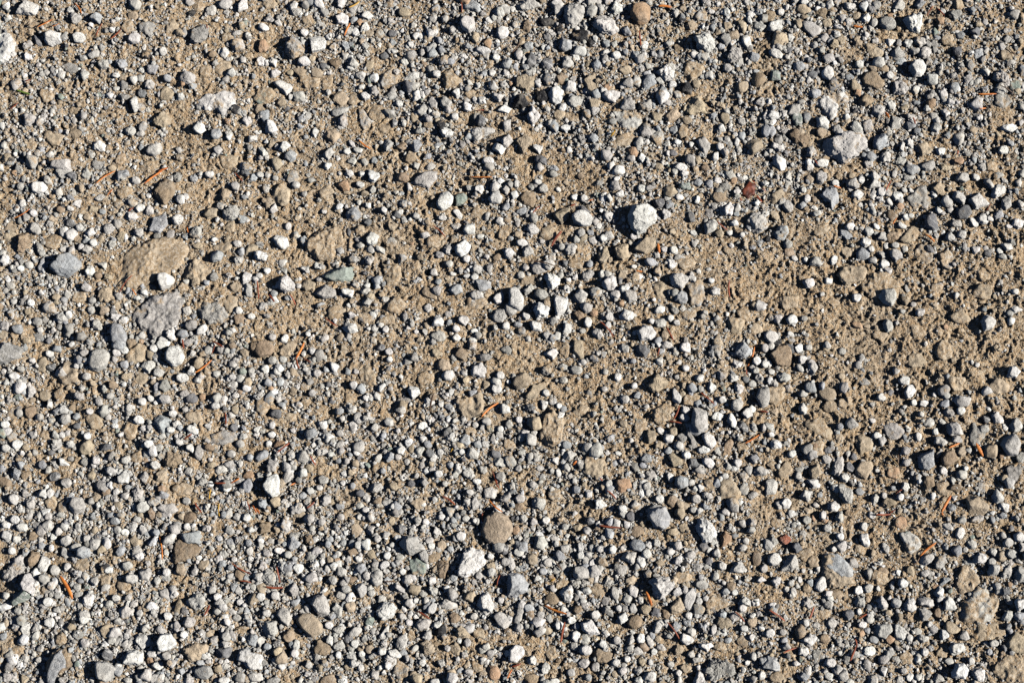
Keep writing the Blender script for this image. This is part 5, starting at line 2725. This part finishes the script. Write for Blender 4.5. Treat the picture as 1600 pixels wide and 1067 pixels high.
def solve(group, sub):
    U, F = ICO[sub]
    sh = np.array([s.cs[1] for s in group])
    rho = np.array([s.rho for s in group]); ht = np.array([s.htop for s in group]); hb = np.array([s.hbot for s in group])
    lean = np.select([sh == 'a', sh == 'r', sh == 'f'], [rs.uniform(.12, .5, len(group)), rs.uniform(.1, .3, len(group)), rs.uniform(.3, .8, len(group))], rs.uniform(.15, .5, len(group)))
    k = np.select([sh == 'a', sh == 'r', sh == 'f'], [rs.uniform(22, 44, len(group)), rs.uniform(9, 16, len(group)), rs.uniform(9, 16, len(group))], rs.uniform(10, 20, len(group)))
    amp = np.select([sh == 'a', sh == 'r', sh == 'f'], [.11, .06, .16], .21) * rs.uniform(.8, 1.25, len(group))
    pl = top_planes(len(group), sh, ht, rho.mean(1), rs, np.array([s.area for s in group]), np.array([s.cs[0] == 'w' and sh_ != 'f' for s, sh_ in zip(group, sh)]))
    P = batch(U, rho, ht, hb, lean, k, pl, amp, np.array([s.seed for s in group]))
    P = refit(P, rho)
    fl = (sh == 'f') | (sh == 'c')                       # weathered, pitted surfaces
    X, Y, Z = P[..., 0] + np.array([float(s.x) for s in group])[:, None], P[..., 1] + np.array([float(s.y) for s in group])[:, None], P[..., 2]
    am = np.where(fl, np.minimum(1, rho.mean(1) / .012), .25)[:, None] * np.where(sh == 'f', .85, .5)[:, None]
    a, b = .8 * X + .6 * Z, .6 * X - .8 * Z
    e, f = .8 * Y + .6 * b, .6 * Y - .8 * b
    d = am * (.0020 * noise(a / .013, e / .013, f / .013, 31) + .0017 * (.4 - np.abs(noise(e / .0068, f / .0068, a / .0068, 32))) + .0011 * noise(f / .0034, a / .0034, e / .0034, 33))
    n = P / np.maximum(np.linalg.norm(P, axis=2), 1e-6)[..., None]
    n = np.where((sh == 'f')[:, None, None], np.array([0, 0, 1.]), n)
    P += n * d[..., None]
    return P, F
def refit(P, rho):
    """the soft cuts shrink a stone: bring its outline back to the size it should have"""
    t = np.arange(NA) / NA * 2 * math.pi
    D = np.stack([np.cos(t[::6]), np.sin(t[::6])])
    O = np.stack([rho * np.cos(t), rho * np.sin(t)], -1)
    want = (O @ D).max(1).mean(1); have = (P[..., :2] @ D).max(1).mean(1)
    P[..., :2] *= (want / have)[:, None, None]
    return P

# ---- words for the labels
COLW = {'w': 'white', 'p': 'pale grey', 'g': 'grey', 'd': 'dark grey', 'b': 'blue-grey', 'k': 'black', 's': 'tan', 'n': 'brown', 'o': 'rust orange', 'r': 'reddish', 'e': 'greenish grey', 'y': 'yellow'}
SHW = {'a': 'angular stone', 'r': 'smooth stone', 'c': 'rough stone', 'f': 'flat slab'}
MARKS = {'broad sandstone slab flush with the ground': 'broad sandstone slab', 'largest grey and white boulder': '', 'tan brown domed cobble': '', 'big white faceted cobble casting a long shadow': 'big white faceted cobble', 'cracked white slab': '', 'large pale mud-caked rock': 'mud-caked rock', 'pale blue flat stone': '', 'sea green flat stone': '', 'rust brown rounded cobble': 'rust brown cobble', 'big white cracked cobble': '', 'dark green slate': '', 'large smooth beige egg-shaped cobble': 'beige egg-shaped cobble', 'purplish brown four-sided stone': '', 'pale blue notched square stone': 'blue notched stone', 'round dark grey ball': '', 'crumbling rust red scrap of bark': 'rust red bark scrap', 'white round cobble with a dark pit': 'dark-pitted white cobble', 'round white cobble with a long black shadow': 'long-shadowed white cobble', 'large white angular cobble leaning on gravel': 'large white angular cobble', 'tall tan boulder with a dark left side': 'tall tan boulder', 'sandy tan rock backed by a blue-grey face': 'two-tone sandy rock', 'bright white kite-shaped stone': '', 'dark lavender oval stone': '', 'tan lumpy cobble': '', 'white bright angular stone alone on sand': 'lone bright white stone', 'white rounded triangular cobble above an orange needle': 'white rounded triangular cobble', 'big cream white blunt cobble': '', 'big smooth grey oval cobble': '', 'tan lump with a blue-grey oval face': 'blue-faced tan lump', 'long white slab': '', 'brown oblong cobble': '', 'round pitted white cobble': '', 'tan triangular slab with a steep shadowed side': 'tan triangular slab', 'broad tan slab': '', 'golden brown rough cobble': '', 'black crumbly lump': '', 'slate blue block': '', 'large dark and white broken rock': 'dark and white broken rock', 'broad tan rock beside a slanted needle': 'broad tan rock', 'white speckled oval cobble': '', 'white sharp stone with a black shaded half': 'half-shaded white sharp stone', 'smooth white egg beside a leaning grey plate': 'smooth white egg', 'grey twisted knobbly cobble': '', 'pale mottled upright slab': '', 'bright white triangular stone beside an orange needle': 'bright white triangular stone', 'big white slab cut by the left edge': 'white slab at left edge', 'white rectangular block': '', 'grey banded stone': '', 'golden tan upright slab beside dark shadow': 'golden tan upright slab', 'slate grey slab at the left edge': 'slate grey edge slab', 'grey ribbed cobble': '', 'white kidney-shaped stone': '', 'wide pale grey slab': '', 'pinkish crumbled rock': '', 'rough greenish grey rock': '', 'white bar-shaped stone': ''}
marks = [(s.px, s.py, MARKS[s.nm] or s.nm, s) for s in stones if s.nm in MARKS]
def rel(px, py, m, fine=True):
    dx, dy = m[0] - px, m[1] - py; d = math.hypot(dx, dy)
    a = math.degrees(math.atan2(dy, dx)) % 360              # where the mark lies, image axes (y down)
    names = ['left of', 'above left of', 'above', 'above right of', 'right of', 'below right of', 'below', 'below left of']
    w = names[int((a + 22.5) // 45) % 8]
    return ('just ' if d < 55 else 'well ' if d > 130 else '') + w + ' the ' + m[2]
used = set()
def settle(desc, px, py, me=None, must=True):
    nw = lambda t: len(t.split())
    near = sorted([m for m in marks if m[3] is not me], key=lambda m: math.hypot(m[0] - px, m[1] - py))
    for m in near[:9]:
        t = desc + ' ' + rel(px, py, m)
        if nw(t) <= 16 and t not in used: used.add(t); return t
    a, b = near[0], near[1]
    for t in (desc + ' between the %s and the %s' % (a[2], b[2]), desc):
        if nw(t) <= 16 and t not in used: used.add(t); return t
    raise RuntimeError('label ' + desc)
def region(px, py):
    v = ['top', 'middle', 'bottom'][min(2, int(py / 356))]; h = ['left', 'centre', 'right'][min(2, int(px / 534))]
    return 'in the %s of the photo' % ('centre' if (v, h) == ('middle', 'centre') else v + ' ' + h if h != 'centre' and v != 'middle' else (v if h == 'centre' else h) + (' middle' if h == 'centre' else ' half'))

# ---- stones that are objects of their own
indiv = [s for s in stones if id(s) in solo or (s.child and id(s.par) in solo)]
for sub, grp in ((6, [s for s in indiv if s.area > 1300]), (5, [s for s in indiv if 520 < s.area <= 1300]), (4, [s for s in indiv if s.area <= 520])):
    P, F = solve(grp, sub)
    for s, v in zip(grp, P): s.v, s.F = v, F
def part_mesh(s, name):
    n = len(s.v); tint = 1 + .07 * noise(s.v[:, 0] * 60 + s.seed, s.v[:, 1] * 60, s.v[:, 2] * 60, 21)
    return make_mesh(name, s.v + (0, 0, s.lift), s.F, M_STONE, s.col[None] * tint[:, None], np.tile(s.prm, (n, 1)))
KIND = {'a': 'stone', 'r': 'pebble', 'c': 'cobble', 'f': 'flat_rock'}
for s in indiv:
    if s.child: continue
    kind = KIND[s.cs[1]]
    if 'scrap of bark' in s.nm: kind = 'bark_scrap'
    if kind == 'pebble' and s.area > 700: kind = 'cobble'
    if kind == 'cobble' and s.area < 450: kind = 'stone'
    s.o = link(kind, part_mesh(s, kind), (s.x, s.y, s.gz))
    if s.nm:
        mk = next((m for m in marks if m[3] is s), None)
        if mk:
            t = s.nm + ' ' + region(s.px, s.py)
            if len(t.split()) > 16 or t in used: t = s.nm
            used.add(t)
        elif len(s.nm.split()) <= 9: t = settle(s.nm, s.px, s.py, s)
        else: t = s.nm; used.add(t)
    else:
        big = '' if s.area < 420 else 'larger '
        elong = 'long ' if s.asp < .58 else ''
        t = settle(big + elong + COLW[s.cs[0]] + ' ' + SHW[s.cs[1]], s.px, s.py, s)
    if kind == 'bark_scrap': s.o.data.materials[0] = M_BARK
    s.o['label'] = t; s.o['category'] = kind.replace('_', ' ')
    if kind != 'bark_scrap': s.o['group'] = 'flat rocks lying flush in the dirt' if kind == 'flat_rock' else 'larger loose stones of the gravel track'
for s in indiv:
    if s.child:
        p = s.par
        link('exposed_face', part_mesh(s, 'exposed_face'), (s.x - p.x, s.y - p.y, 0), p.o)['label'] = 'bluish grey bare face of the rock'

# ---- the rest of the gravel: one uncountable object
V, F_, COL, PRM, SM = [], [], [], [], []; nv = 0
def add_batch(P, F, col, prm, smooth):
    global nv
    N, n = P.shape[:2]
    V.append(P.reshape(-1, 3).astype(np.float32)); F_.append((F[None] + (np.arange(N) * n)[:, None, None] + nv).reshape(-1, 3).astype(np.int32)); nv += N * n
    COL.append(np.repeat(col, n, 0).astype(np.float32)); PRM.append(np.repeat(prm, n, 0).astype(np.float32)); SM.append(np.full(N * len(F), smooth))
rest = [s for s in stones if not (id(s) in solo or (s.child and id(s.par) in solo))]
for lo, hi, sub in ((150, 1e9, 4), (0, 150, 3)):
    g = [s for s in rest if lo <= s.area < hi]
    P, F = solve(g, sub)
    P = P + np.array([[s.x, s.y, s.zc] for s in g])[:, None]
    add_batch(P, F, np.array([s.col for s in g]), np.array([s.prm for s in g]), True)
MX = 260                                          # strip beyond the frame, in photograph pixels
def scatter(n, dmin, dmax, pw, k0, k1, occ_stop, rs):
    """candidate grains, thinned by density and kept off what already lies there"""
    px = rs.uniform(-MX, 1600 + MX, n); py = rs.uniform(-MX, 1067 + MX, n)
    d = dmin * (1 - rs.uniform(0, 1, n) * (1 - (dmin / dmax) ** pw)) ** (-1 / pw)
    keep = rs.uniform(0, 1, n) < k0 + k1 * dens(px, py)
    outside = (px < 0) | (px > 1600) | (py < 0) | (py > 1067)
    px, py, d = px[keep], py[keep], d[keep]
    x, y = at(px, py, .002)
    o = np.argsort(-d); x, y, d = x[o], y[o], d[o]
    ok = np.ones(len(x), bool); z = np.zeros(len(x))
    gz = ground_z(x, y)
    for q in range(len(x)):
        i, j = int((x[q] + .65) / HR), int((y[q] + .5) / HR); r = d[q] * MPP / 2
        inside = 0 <= i < HN[0] and 0 <= j < HN[1]
        if inside:
            if BIG[j, i] or (OCC[j, i] and rs.uniform() < occ_stop): ok[q] = False; continue
            z[q] = gz[q] + .55 * (HM[j, i] - gz[q]) if OCC[j, i] else gz[q]
            if dmax > 3: stamp(x[q], y[q], r, gz[q] + r * 1.1, .75)
        else: z[q] = gz[q]
    return x[ok], y[ok], z[ok], d[ok] * MPP
def grains(x, y, z, d, *a, **k):
    for i in range(0, len(x), 15000): grains_(x[i:i + 15000], y[i:i + 15000], z[i:i + 15000], d[i:i + 15000], *a, **k)
def grains_(x, y, z, d, sub, cols, wts, rs, smooth, sink=.28, kk=(22, 44), film=.22):
    n = len(x)
    U, F = ICO[sub]
    asp = rs.uniform(.5, 1, n); ang = rs.uniform(0, math.pi, n)
    tt = np.arange(NA) / NA * 2 * math.pi                  # irregular convex outlines: the tightest of a few random sides
    rho = np.full((n, NA), 1e9)
    for j in range(5):
        th = ang + (j + rs.uniform(-.36, .36, n)) / 5 * 2 * math.pi
        ell = d / 2 * asp / np.sqrt((asp * np.cos(th - ang)) ** 2 + np.sin(th - ang) ** 2)
        rho = np.minimum(rho, (ell * rs.uniform(.75, 1.1, n))[:, None] / np.maximum(np.cos(tt[None] - th[:, None]), .05))
    rho = np.minimum(rho, d[:, None] * .75)
    h = d * asp * rs.uniform(.6, .95, n)
    sh = rs.choice(np.array(['a', 'c', 'r']), n, p=[.7, .24, .06])
    pl = top_planes(n, sh, h * .55, rho.mean(1), rs)
    if sub < 3: U = U @ np.linalg.qr(rs.normal(size=(3, 3)))[0]
    P = batch(U, rho, h * .55, h * .5, rs.uniform(.1, .5, n), np.where(sh == 'r', 6., rs.uniform(*kk, n)), pl, np.full(n, .14), rs.uniform(0, 900, n))
    P = refit(P, rho) + np.stack([x, y, z + h * (.5 - sink)], -1)[:, None]
    ci = rs.choice(len(cols), n, p=np.array(wts) / sum(wts))
    col = np.array([PAL[c] for c in cols])[ci] * rs.uniform(.78, 1.16, (n, 1)) * (1 + rs.uniform(-.015, .015, (n, 3)))
    prm = np.stack([np.clip(film + rs.uniform(-.1, .3, n), 0, 1), rs.uniform(0, .6, n), np.zeros(n)], -1)
    add_batch(P, F, np.clip(col, .01, .8), prm, smooth)
rg = np.random.RandomState(11)
MIXC, MIXW = list('wpgbsndeok'), [28, 42, 8, 13, 11, 2.5, 2.5, 1, .4, .5]
grains(*scatter(15000, 9, 21, 2.0, .0, .9, .97, rg), 3, MIXC, MIXW, rg, True)
grains(*scatter(52000, 5, 9, 1.8, .03, .97, .88, rg), 3, MIXC, MIXW, rg, True, .24)
grains(*scatter(120000, 2.8, 5, 1.5, .035, .96, .62, rg), 2, MIXC, MIXW, rg, False, .22)
grains(*scatter(430000, 1.7, 2.9, 1.5, -.03, 1.0, .5, rg), 1, list('wpgs'), [30, 36, 10, 12], rg, False, .15, film=.2)
# the same gravel goes on beyond the frame, thinning out along the track
def ring(n, dmin, dmax, pw, fall, rs):
    px = rs.uniform(-1700, 3300, n); py = rs.uniform(-1800, 2700, n)
    d = dmin * (1 - rs.uniform(0, 1, n) * (1 - (dmin / dmax) ** pw)) ** (-1 / pw)
    x, y = (px - 800) * MPP, (533 - py) * MPP
    qx, qy = 800 + x / MPP, 533 - y / MPP
    X0, Y0 = at([-MX, 1600 + MX], [533, 533]); X1, Y1 = at([800, 800], [-MX, 1067 + MX])
    out = np.maximum(np.maximum(X0[0] - x, x - X0[1]), np.maximum(y - Y1[0], Y1[1] - y)) / MPP
    k = (out > -4) & (rs.uniform(0, 1, n) < np.exp(-np.maximum(out, 0) / fall) * np.clip(.38 + .35 * noise2(qx / 60., qy / 60., 33), .05, 1))
    x, y, d = x[k], y[k], d[k]
    return x, y, ground_z(x, y), d * MPP
grains(*ring(130000, 9, 24, 2.0, 900, rg), 2, MIXC, MIXW, rg, True)
grains(*ring(330000, 5, 9, 1.8, 650, rg), 2, MIXC, MIXW, rg, True, .24)
grains(*ring(500000, 2.6, 5, 1.5, 300, rg), 1, MIXC, MIXW, rg, False, .22)
gv = link('gravel', make_mesh('gravel', np.concatenate(V), np.concatenate(F_), M_STONE, np.concatenate(COL), np.concatenate(PRM), np.concatenate(SM)), kind='stuff')
gv['label'] = 'loose grey and white gravel and grit strewn over the packed dirt'
# crumbs of the dirt itself
V, F_, COL, PRM, SM = [], [], [], [], []; nv = 0
PAL['D'], PAL['E'], PAL['G'] = (.445, .335, .218), (.325, .236, .148), (.56, .46, .33)
grains(*scatter(70000, 2.0, 10, 2.0, .5, -.25, .7, rg), 2, list('DEGs'), [5, 3, 3, 2], rg, False, .34, film=.6)
grains(*scatter(170000, 1.5, 2.6, 1.5, .8, -.45, .3, rg), 1, list('DEGspn'), [5, 3, 4, 2, 1.5, 1], rg, False, .2, film=.3)
cr = link('soil_crumbs', make_mesh('soil_crumbs', np.concatenate(V), np.concatenate(F_), M_STONE, np.concatenate(COL), np.concatenate(PRM), np.concatenate(SM)), kind='stuff')
cr['label'] = 'tan crumbs of dry soil lying on the packed dirt'

# ------------------------------------------------------------------ fallen conifer needles and bark flakes, each an object
def hm(x, y):
    i = np.clip(((x + .65) / HR).astype(int), 0, HN[0] - 1); j = np.clip(((y + .5) / HR).astype(int), 0, HN[1] - 1)
    return HM[j, i]
NCW = {'o': 'orange', 'r': 'reddish brown', 'k': 'dark brown', 'y': 'yellow', 's': 'tan', 'e': 'green'}
rn = np.random.RandomState(5)
for n in needles:
    x0, y0 = at(*n.p0, .004); x1, y1 = at(*n.p1, .004)
    L = math.hypot(x1 - x0, y1 - y0); w = max(n.w, 1.9) * MPP
    flake = L < w * 4.2
    m = 13; t = np.linspace(0, 1, m)
    dx, dy = (x1 - x0) / L, (y1 - y0) / L
    bend = rn.uniform(-.065, .065) * L if not flake else 0
    cx = x0 + (x1 - x0) * t - dy * bend * np.sin(math.pi * t); cy = y0 + (y1 - y0) * t + dx * bend * np.sin(math.pi * t)
    hz = hm(cx, cy)
    A = np.stack([np.ones(m), t], -1); cf = np.linalg.lstsq(A, hz, rcond=None)[0]; cf[1] = np.clip(cf[1], -.3 * L, .3 * L)
    cz = A @ cf; cz += max(0, np.percentile(hz - cz, 95)) + w * .5 + .0006 + .0012 * np.sin(math.pi * t) * rn.uniform(-.3, 1)
    prof = np.clip(np.minimum(1, .35 + 3.2 * np.minimum(t, (1 - t) * 1.3)), 0, 1) if not flake else np.sqrt(np.clip(1 - (2 * t - 1) ** 2, .06, 1)) * (1 + .2 * rn.uniform(-1, 1, m))
    R = 8; vs_, fs = [], []
    roll = rn.uniform(-.5, .5)
    for i in range(m):
        for j in range(R):
            a = 2 * math.pi * j / R; u, v = math.cos(a) * w / 2 * prof[i], math.sin(a) * w / 2 * prof[i] * (.55 if not flake else .3)
            u, v = u * math.cos(roll) - v * math.sin(roll), u * math.sin(roll) + v * math.cos(roll)
            vs_.append((cx[i] - dy * u - cx[6], cy[i] + dx * u - cy[6], cz[i] + v - cz[6]))
    for i in range(m - 1):
        for j in range(R):
            b = i * R; fs.append((b + j, b + (j + 1) % R, b + R + (j + 1) % R, b + R + j))
    nvv = len(vs_); vs_ += [tuple(np.mean(vs_[:R], 0)), tuple(np.mean(vs_[-R:], 0))]
    for j in range(R):
        fs.append((nvv, (j + 1) % R, j, j)); fs.append((nvv + 1, (m - 1) * R + j, (m - 1) * R + (j + 1) % R, (m - 1) * R + (j + 1) % R))
    name = 'bark_flake' if flake else 'conifer_needle'
    bm = bmesh.new(); bv = [bm.verts.new(p) for p in vs_]
    for f in fs:
        f = list(dict.fromkeys(f)); bm.faces.new([bv[i] for i in f])
    bmesh.ops.recalc_face_normals(bm, faces=bm.faces); 
    me = bpy.data.meshes.new(name); bm.to_mesh(me); bm.free(); me.materials.append(M_NEEDLE[n.c[0]])
    me.polygons.foreach_set('use_smooth', np.ones(len(me.polygons), bool))
    o = link(name, me, (cx[6], cy[6], cz[6]))
    px, py = (n.p0[0] + n.p1[0]) / 2, (n.p0[1] + n.p1[1]) / 2
    a = math.degrees(math.atan2(n.p0[1] - n.p1[1], n.p1[0] - n.p0[0])) % 180
    pose = 'level' if a < 20 or a > 160 else 'right-leaning' if a < 65 else 'upright' if a < 115 else 'left-leaning'
    ln_ = '' if flake else 'long ' if L > .019 else 'short ' if L < .011 else ''
    o['label'] = settle((ln_ + pose + ' ' if not flake else 'small ') + NCW[n.c[0]] + (' bark flake' if flake else ' needle'), px, py)
    o['category'] = 'bark flake' if flake else 'conifer needle'
    o['group'] = 'bark flakes on the gravel' if flake else 'conifer needles fallen on the gravel'
